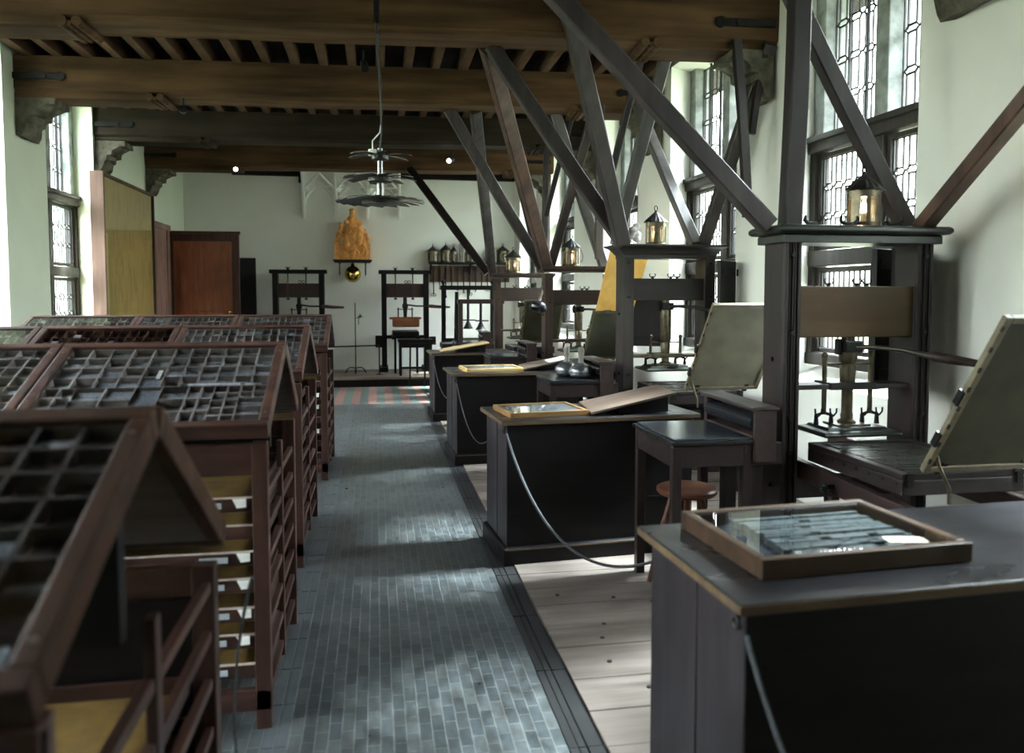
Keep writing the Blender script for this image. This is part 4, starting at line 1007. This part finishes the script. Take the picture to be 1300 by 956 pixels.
# ================================================================ FAR WALL
def far_press(x, y, w, capz, label, seed):
    t = thing('printing_press', label, 'printing press', (x, y, .165), 0, None); z0 = .165; H_ = capz-z0; D = W_desk('z'); hw = w/2-.05; cw = .095
    for s in (-1, 1):
        b = B(); b.box(min(s*hw, s*(hw-cw)), max(s*hw, s*(hw-cw)), 0, .2, 0, H_-.06); obj('cheek', b, D, t, .005)
        b = B(); b.box(min(s*(hw+.06), s*(hw-cw-.02)), max(s*(hw+.06), s*(hw-cw-.02)), -.06, .5, 0, .09); obj('foot', b, D, t, .005)
    b = B(); b.box(-w/2, w/2, -.03, .23, H_-.07, H_); obj('cap', b, D, t, .006)
    hz = H_-.42; b = B(); b.box(-hw+cw, hw-cw, .03, .17, hz-.09, hz+.17); obj('head_beam', b, wood('far_head_wood', (.04, .022, .018), (.07, .04, .034), 'x', .5), t, .005)
    for u in (-.18, .14):
        b = B(); b.cyl((u, -.01, hz-.12), (u, -.01, H_+.05), .011); b.cyl((u, -.01, H_), (u, -.01, H_+.03), .025); 
        for s in (-1, 1): b.tube([(u, -.01, H_+.02), (u+s*.03, -.01, H_+.03), (u+s*.035, -.01, H_+.055)], .007, 6)
        b.cyl((u, -.01, hz-.13), (u, -.01, hz-.1), .028); obj('tie_rod', b, IRONB, t, smooth=True)
    b = B()
    for s in (-1, 1): b.ring((.05+s*.03, .1, hz+.2), .025, .006, 'y', 12, 6)
    obj('scroll', b, IRONB, t)
    zb = hz-.30; b = B(); b.lathe([(.03, zb-.2), (.04, zb), (.055, zb+.02), (.055, zb+.08), (.035, zb+.1), (.035, hz-.08)], (0, .1, 0), 12); obj('screw', b, IRONB, t, smooth=True)
    b = B(); b.tube([(0, .04, zb+.08), (.2, -.03, zb+.05), (.42, -.10, zb+.05)], .015, 8); br = obj('pull_bar', b, IRONB, t, smooth=True)
    b = B(); b.tube([(.42, -.10, zb+.05), (.46, -.11, zb+.05), (.62, -.15, zb+.035), (.82, -.2, zb+.03)], [.018, .035, .03, .018], 10); obj('handle', b, wood('far_handle_wood', (.09, .05, .035), (.15, .09, .06), 'x', .4), br, smooth=True)
    b = B()
    for s in (-1, 1): b.cyl((s*.13, .1, zb-.18), (s*.13, .1, zb+.02), .012)
    b.box(-.15, .15, .09, .11, zb-.02, zb-.005); obj('hose_rod', b, IRONB, t)
    b = B(); b.box(-.24, .26, -.08, .22, zb-.34, zb-.16); b.box(-.3, .3, .0, .14, zb-.2, zb-.16); obj('platen', b, wood('far_platen_wood', (.18, .06, .025), (.30, .11, .045), 'x', .45), t, .03)
    b = B(); b.box(-.24, .24, -.3, .5, zb-.50, zb-.42); obj('coffin', b, D, t, .005)
    for s in (-.2, .2):
        b = B(); b.box(s-.02, s+.02, -.3, -.26, 0, zb-.5); obj('rail_leg', b, D, t)
    b = B(); b.box(-hw+.0, hw-.0, .02, .16, zb-.56, zb-.50); b.box(-.26, -.2, -.34, .5, zb-.56, zb-.50); b.box(.2, .26, -.34, .5, zb-.56, zb-.50); obj('rail', b, D, t, .004)
    b = B(); b.box(-hw-.12, -hw+.02, -.02, .1, zb-.72, zb-.5); obj('side_block', b, D, t, .004)
    b = B(); b.cyl((hw, -.05, zb-.6), (hw+.12, -.05, zb-.6), .08, .08, 14); obj('rounce', b, W_board('x') if False else D, t, .004)
    return t
far_press(-1.41, 14.9, 1.02, 2.07, 'black hand press against the end wall, left one, half behind the type cases', 1)
far_press(.53, 14.9, .98, 2.07, 'black hand press against the end wall, right one, with a reddish platen', 2)
t = thing('side_table', 'small black table standing in front of the right-hand end-wall press', 'table', (.37, 14.12, .165))
b = B(); b.box(0, .62, 0, .38, .60, .645); obj('table_top', b, W_desk(), t, .004)
for xx in (.02, .56):
    for yy in (.02, .33):
        b = B(); b.box(xx, xx+.045, yy, yy+.045, 0, .60); obj('leg', b, W_desk('z'), t)
b = B(); b.box(.03, .59, .03, .05, .12, .16); obj('stretcher', b, W_desk(), t); b = B(); b.box(.03, .59, .03, .05, .5, .6); obj('apron', b, W_desk(), t)
t = thing('trestle', 'thin black trestle leaning under the small table at the end wall', 'trestle', (.56, 13.86, .001))
for dx, s in ((0, 0), (.26, 0)):
    b = B(); b.bar((dx, 0, 0), (dx+.02, .12, .72), .03); obj('leg', b, W_desk('z'), t)
b = B(); b.bar((-.02, .02, .1), (.3, .02, .1), .025); b.bar((-.02, .12, .73), (.32, .12, .73), .04); obj('crossbar', b, W_desk(), t)
# candle stand
t = thing('candle_stand', 'thin iron candle stand with curled feet in front of the end wall', 'candle stand', (-.39, 14.75, .165))
b = B(); b.cyl((0,0,.0), (0,0,1.3), .009); obj('pole', b, IRON, t, smooth=True)
for a in (0, 180):
    c = math.cos(R(a)); b = B(); b.tube([(0,0,.1), (c*.1,0,.11), (c*.15,0,.08), (c*.17,0,.03), (c*.19,0,.006)], .01, 6); obj('foot', b, IRON, t, smooth=True)
for a in (90, 270):
    c = math.sin(R(a)); b = B(); b.tube([(0,0,.1), (0,c*.1,.11), (0,c*.15,.08), (0,c*.17,.03), (0,c*.19,.006)], .01, 6); obj('foot', b, IRON, t, smooth=True)
b = B(); b.bar((0,0,1.02), (.09,0,1.02), .01); b.lathe([(.01, 1.03), (.045, 1.04), (.045, 1.05), (.012, 1.06), (.012, 1.09)], (.09,0,0), 12); b.cyl((.06, 0, .9), (.06, 0, 1.04), .006); obj('candle_arm', b, IRON, t, smooth=True)
# barrier bar
t = thing('barrier_bar', 'thin dark horizontal bar closing off the end wall area', 'barrier', (-.9, 14.45, .165))
b = B(); b.cyl((0,0,.51), (.94,0,.53), .013); obj('bar', b, IRONB, t)
for xx in (0, .94):
    b = B(); b.cyl((xx,0,0), (xx,0,.54), .012); b.cyl((xx,0,0), (xx,0,.01), .06); obj('post', b, IRONB, t)
# bracket shelf with terracotta group
t = thing('wall_bracket', 'black bracket shelf carrying the terracotta figure group on the end wall', 'shelf', (-.44, YF, 2.22))
b = B(); moulded(b, -.34, .34, -.30, -.0, .0, [(0, 0), (0, .02), (.02, .03), (.02, .055)]); obj('board', b, IRONB, t, .004)
for s in (-.24, .24):
    b = B(); b.box(s-.012, s+.012, -.28, -.02, -.02, 0); b.tube([(s,-.26,0), (s,-.27,-.14), (s,-.26,-.24)], .010, 6); obj('iron_leg', b, IRONB, t)
b = B()
def blob(x, z, r, y=0, sc=(1,1,1)): b.sphere((x, y, z), r, sc, 12)
b.box(-.33, .33, -.11, .11, 0, .30)
for a in [(0,.86,.06,-.05,(.9,.9,1.25)), (0,.93,.062,0,(1,1,.7)), (0,.76,.10,0,(1,.7,.8)), (.0,.66,.13,-.01,(1,.75,1.2)), (-.06,.5,.14,-.02,(1,.8,1)), (.08,.5,.15,-.02,(1.1,.8,1)), (.02,.38,.17,-.09,(1.1,.7,.8)),
          (-.10,.34,.09,-.14,(.8,.7,1.5)), (.12,.38,.09,-.15,(.8,.7,1.4)), (-.04,.2,.08,-.13,(1.3,.6,.8)), (-.21,.66,.042,-.05,(1,1,1)), (-.2,.57,.055,-.04,(.9,.9,1.3)), (-.25,.45,.06,-.04,(1,1,1.3)), (-.28,.36,.05,-.05,(1,1,1)),
          (.2,.56,.05,-.03,(1.3,.8,.6)), (.24,.47,.05,-.05,(1,.8,.9)), (.29,.40,.045,-.05,(1,1,1)), (.24,.34,.06,-.05,(1.3,.8,.8)), (-.3,.31,.05,-.05,(1,1,.6)), (.13,.68,.05,-.05,(1.3,.8,.9)), (-.11,.70,.045,-.07,(1,1,1.1)), (.08,.1,.05,-.11,(1.6,.4,.8))]:
    blob(a[0], a[1], a[2], a[3], a[4])
for i in range(26):
    rnd = random.Random(i+40); x0 = rnd.uniform(-.24, .24); z0 = rnd.uniform(.2, .6); b.tube([(x0, -.12, z0), (x0+rnd.uniform(-.06,.06), -.165+abs(x0)*.2, z0-.07), (x0+rnd.uniform(-.09,.09), -.12, z0-.16)], [.012, .022, .012], 6)
o = obj('figure_group', b, TERRA, None, 0, True); o.location = (-.44, YF-.15, 2.276)
md = o.modifiers.new('remesh', 'REMESH'); md.mode = 'VOXEL'; md.voxel_size = .011; md.use_smooth_shade = True
tag(o, 'orange terracotta figure group, a seated draped figure with small ones, on the end wall', 'sculpture')
t = thing('brass_globe', 'polished brass globe hanging under the terracotta sculpture shelf', 'hanging ball', (-.44, YF-.2, 2.0))
b = B(); b.sphere((0,0,0), .155, (1,1,1), 20); obj('ball', b, GOLD, t, smooth=True)
b = B(); b.lathe([(.05, .14), (.035, .16), (.03, .2), (.04, .215), (.01, .225)], (0,0,0), 12); obj('neck', b, GOLD, t, smooth=True)
# plaster vault springing on the end wall
t = thing('plaster_vaulting', 'white plaster rib vaulting on brackets high on the end wall', 'vault', (-1.34, YF, 3.05))
Wd = 1.78; nb = 3; dp = .55; HT = 1.05
def vault_y(x, z):      # depth out of the wall grows towards the top
    f = max(0, min(1, (z)/HT)); return -.04-dp*(1-math.sqrt(max(0, 1-f*f)))
bw_ = Wd/nb
for k in range(nb+1):
    b = B(); pts = [(k*bw_, vault_y(0, HT*j/12), HT*j/12) for j in range(13)]; b.tube(pts, [.008]+[.034]*12, 6); obj('rib', b, WHITE, t, smooth=True)
for k in range(nb):
    x0 = k*bw_; b = B()
    pts = [(x0+bw_/2-bw_/2*math.cos(math.pi*j/16), -.03, .18+.42*math.sin(math.pi*j/16)) for j in range(17)]; b.tube(pts, .028, 6)
    b.tube([(x0, vault_y(0,.55), .55), (x0+bw_/2, vault_y(0,.8)-.02, .83), (x0+bw_, vault_y(0,1.05), 1.05)], .02, 6)
    b.tube([(x0+bw_, vault_y(0,.55), .55), (x0+bw_/2, vault_y(0,.8)-.02, .83), (x0, vault_y(0,1.05), 1.05)], .02, 6)
    b.tube([(x0, vault_y(0,.6), .6), (x0+bw_, vault_y(0,.6), .6)], .016, 6)
    obj('tracery', b, WHITE, t, smooth=True)
    b = B(); vs = []; fs = []; N = 12; M = 8
    for j in range(N+1):
        z = .5+(HT-.5)*j/N
        for i in range(M+1):
            x = x0+bw_*i/M; f = math.sin(math.pi*i/M)
            vs.append((x, vault_y(0, z)+.22*f, z+.0)); 
    for j in range(N):
        for i in range(M): q = j*(M+1)+i; fs.append((q, q+1, q+M+2, q+M+1))
    b._q(vs, fs); o = obj('web', b, WHITE, t, smooth=True); md = o.modifiers.new('solidify', 'SOLIDIFY'); md.thickness = .03
b = B(); b.box(-.0, Wd, -dp-.1, 0, HT-.04, HT+.02); obj('top_slab', b, WHITE, t)

# lantern shelf and tool rack
t = thing('wall_shelf', 'dark shelf of old lanterns at the right of the end wall', 'shelf', (1.0, YF, 2.2))
b = B(); b.box(0, 1.62, -.26, -.0, 0, .045); obj('board', b, W_desk(), t, .004)
b = B(); b.box(.02, 1.6, -.03, -.005, -.34, -.02); obj('tool_board', b, wood('tool_board_wood', (.07, .045, .035), (.13, .09, .07), 'z', .5), t)
for xx in (.03, .8, 1.56):
    b = B(); b.prism([(-.24, 0), (-.03, 0), (-.03, -.2)], 'x', xx, xx+.025); obj('bracket', b, W_desk('z'), t)
shelf = [(549, .1, .34, 'pointed dark lantern at the left end of the far lantern shelf'), (565, .1, .37, 'brass lantern with a tall cone roof, second on the far shelf'), (575, .055, .34, 'slim brass lantern on the far shelf, next to the tall board'),
         (596, .09, .3, 'brown lantern right of the tall narrow tin on the far shelf'), (621, .09, .3, 'grey lantern on the far shelf behind the upright strut'), (637, .11, .36, 'bulky black lantern at the right end of the far shelf')]
for px, r, h, lab in shelf:
    x = 1.02+(px-545)*.0156; lantern((x, YF-.13, 2.246), r, h, lab, False, n=6)
t = thing('tall_tin', 'tall narrow metal box standing upright on the far lantern shelf', 'box', (1.64, YF-.13, 2.246))
b = B(); b.prism([(-.04, 0), (.04, 0), (.04, .36), (0, .42), (-.04, .36)], 'y', -.05, .05); obj('case', b, plain('grey_tin', (.25, .24, .22), .4, .6), t, .003)
t = thing('small_pot', 'small dark pot standing on the far lantern shelf', 'pot', (2.22, YF-.13, 2.246))
b = B(); b.lathe([(.05, 0), (.07, .05), (.06, .12), (.035, .16), (.045, .19)], (0,0,0), 14); obj('body', b, IRONB, t, smooth=True)
for i in range(13):
    xx = 1.10+i*.118; rnd = random.Random(i); L = .28+rnd.random()*.26
    t = thing('hanging_tool', 'iron tool hanging below the far lantern shelf, %s from the left' % ORD[i], 'tool', (xx, YF-.045, 2.13), 0, 'tools hung below the lantern shelf')
    b = B(); b.bar((0,0,0), (0,0,-L), .014+.01*rnd.random(), .01); obj('shank', b, IRON, t)
    b = B()
    if i % 3 == 0: b.ring((-.02,0,-L-.02), .025, .006, 'y', 12, 6); b.ring((.02,0,-L-.02), .025, .006, 'y', 12, 6)
    elif i % 3 == 1: b.cyl((0,0,-L-.1), (0,0,-L), .014, .01)
    else: b.box(-.02, .02, -.008, .008, -L-.05, -L)
    obj('head', b, STEEL if i % 2 else IRON, t)
# proof presses / frames in the far right corner
def wood_frame(x, y, w, h, mat, label, d=.3, fin=False, zbase=.165, post=.075):
    t = thing('press_frame', label, 'press frame', (x, y, zbase), 0, None); h -= zbase
    for xx in (0, w-post):
        b = B(); b.box(xx, xx+post, 0, post+.02, 0, h-.03); obj('post', b, mat, t, .005)
        if fin:
            b = B(); b.lathe([(.04, h), (.03, h+.03), (.02, h+.05), (.04, h+.09), (.035, h+.12), (.005, h+.14)], (xx+post/2, .05, 0), 12); obj('finial', b, mat, t, smooth=True)
    b = B(); b.box(-.02, w+.02, -.01, post+.03, h-.05, h+.03); obj('top_rail', b, mat, t, .006)
    b = B(); b.box(0, w, .01, post, .55, .65); obj('middle_rail', b, mat, t, .005)
    b = B(); b.box(-.05, w+.05, -.04, .14, .0, .09); obj('foot', b, mat, t, .005)
    b = B(); b.cyl((w/2, .05, .9), (w/2, .05, h+.0), .025); b.cyl((w/2-.1, .05, .98), (w/2+.14, .05, .98), .012); b.lathe([(.1, .82), (.06, .88), (.03, .95)], (w/2, .05, 0), 12); obj('screw', b, IRONB, t, smooth=True)
    return t
wood_frame(1.17, 14.4, .98, 1.75, W_desk('z'), 'tall black press frame with a ball finial in the far right corner', fin=True)
wood_frame(1.44, 13.98, .80, 1.50, W_p3('z'), 'lower brown press frame in front of the black one in the far corner')
t = thing('leaning_board', 'black plank leaning upright inside the far corner press frame', 'board', (1.36, 14.2, .165))
b = B(); b.hexa([(0,0,0), (.1,0,0), (.1,.05,0), (0,.05,0), (.05,.12,1.5), (.11,.12,1.5), (.11,.17,1.5), (.05,.17,1.5)]); obj('plank', b, W_desk('z'), t)
t = thing('storage_box', 'dark wooden chest behind the farthest counter', 'chest', (1.08, 13.0, .0))
b = B(); b.box(0, .55, 0, .5, .0, .72); obj('body', b, W_desk(), t, .008)
b = B(); b.box(-.02, .57, -.02, .52, .72, .80); obj('lid', b, W_top(), t, .008)
# ---------------------------------------------------------------- doors and panels
t = bpy.data.objects.new('door_1', None); COL.objects.link(t); t['kind'] = 'structure'; t.location = (-3.46, 14.25, .165)
D = W_door(); w, h = 1.13, 2.50
b = B(); b.box(0, .06, 0, .06, 0, h); b.box(w-.12, w, 0, .06, 0, h); b.box(.06, w-.12, 0, .06, h-.14, h); b.box(.06, w-.12, 0, .06, 0, .12); b.box(-.0, w+.02, -.02, .06, h-.02, h+.03); obj('door_frame', b, wood('dark_door_frame', (.06, .025, .018), (.11, .045, .03), 'z', .45), t, .006)
b = B(); b.box(.06, w-.12, .015, .05, .12, h-.14); lf = obj('door_leaf', b, D, t)
b = B()
for z0, z1 in ((.2, 1.05), (1.15, h-.24)):
    x0, x1 = .16, w-.2; n = 12
    top = [(x0+(x1-x0)*i/n, z1-.03-.05*(1-abs(math.sin(math.pi*2*i/n)))*1.0+(.05 if 4 <= i <= 8 else 0)) for i in range(n+1)]
    b.prism([(x0, z0), (x1, z0)]+top[::-1], 'y', -.004, .016)
obj('raised_panel', b, D, lf, .006)
b = B(); b.box(w-.19, w-.15, .0, .012, .98, 1.16); b.cyl((w-.17, -.05, 1.12), (w-.17, .0, 1.12), .012); b.sphere((w-.17, -.06, 1.12), .022, (1,1,1), 10); b.tube([(w-.17, -.02, 1.03), (w-.17, -.05, 1.03), (w-.17, -.05, .98)], .008, 6); obj('door_handle', b, GOLD, lf, smooth=True)
t = bpy.data.objects.new('door_2', None); COL.objects.link(t); t['kind'] = 'structure'; t.location = (-2.34, 15.3, .165)
b = B(); b.box(-.2, .13, 0, .05, 0, 2.13); obj('door_leaf', b, plain('black_door', (.01, .01, .012), .5), t, .01)
b = B(); b.box(-.2, .13, -.012, 0, .3, .38); b.box(-.2, .13, -.012, 0, 1.7, 1.78); obj('door_rail', b, plain('black_door', (), .5) if False else _c['black_door'], t)
# tall cupboard side against the left wall, pink-brown
b = B(); b.box(LX+.005, LX+.055, 13.05, 13.9, .0, 2.72); b.box(LX+.005, LX+.055, 13.9, 14.24, .166, 2.72); b.box(LX+.005, LX+.07, 13.05, 14.24, 2.68, 2.78); b.box(LX+.005, LX+.075, 14.0, 14.06, .166, 2.68)
o = obj('door_panelling', b, wood('pinkish_panelling', (.22, .12, .10), (.32, .19, .16), 'z', .4), None, .006); tag(o, 'pinkish-brown wooden panelling on the left wall beside the carved door', 'panelling')
# framed panel of pasted sheets
t = thing('framed_panel', 'large framed panel of yellowed pasted sheets on the left wall', 'framed picture', (LX, 10.62, 1.27), 0)
PW, PH = 2.38, 1.88; fr = wood('panel_frame_wood', (.17, .10, .075), (.26, .165, .13), 'z', .4)
b = B(); b.box(0, .16, 0, .05, 0, PH); obj('frame_side', b, fr, t, .004)
b = B(); b.box(.0, .14, PW-.04, PW, 0, PH); b.box(0, .14, .05, PW-.04, PH-.04, PH); b.box(0, .14, .05, PW-.04, 0, .04); obj('frame', b, wood('panel_frame_dark', (.07, .04, .03), (.12, .07, .05), 'z', .4), t, .004)
b = B(); b.box(.02, .105, .04, PW-.03, .03, PH-.03); obj('pasted_sheets', b, mat_sheets(), t)
b = B(); b.box(.115, .118, .04, PW-.03, .03, PH-.03); obj('glass_pane', b, CGLASS, t)
# ---------------------------------------------------------------- small ceiling things
def spot(loc, aim, label, lit=False):
    t = thing('ceiling_spotlight', label, 'spotlight', loc); a = Vector(aim).normalized()
    b = B(); b.cyl((0,0,.0), a*.12, .035, .035, 16); obj('housing', b, IRONB, t, smooth=True)
    b = B(); b.cyl(a*.119, a*.123, .03, .03, 16); obj('face', b, SPOTG if lit else GLASS, t)
    b = B(); b.tube([(0,0,.0), (0,0,.05), (0,0,.12)], .01, 6); obj('mount', b, IRONB, t)
spot((-.10, 7.75, 3.80), (.1, -.6, -.5), 'black spotlight hanging between two beams left of the chandelier cord')
spot((1.93, 7.2, 3.80), (0, -.2, -1), 'small black spotlight between the beams above the struts')
spot((-2.10, 12.6, 3.50), (.3, -1, -.1), 'lit spotlight under the farthest beam at the left', True)
spot((1.05, 10.95, 3.47), (-.6, -1, -.4), 'lit spotlight below the third beam, right of the chandelier', True)
spot((-1.9, 8.5, 3.46), (.2, -1, -.1), 'black spotlight under the second beam at the left')
def detector(loc, label):
    t = thing('smoke_detector', label, 'smoke detector', loc)
    b = B(); b.lathe([(.02, -.045), (.045, -.04), (.06, -.02), (.062, 0)], (0,0,0), 20); obj('body', b, WHITE, t, smooth=True)
    b = B(); b.lathe([(.01, -.052), (.012, -.044)], (0,0,0), 10); obj('sensor', b, IRONB, t)
detector((-.39, 6.75, 3.945), 'round white smoke detector on a joist near the top of the photo')
detector((-2.75, 13.4, 3.945), 'white smoke detector beyond the farthest beam at the left')
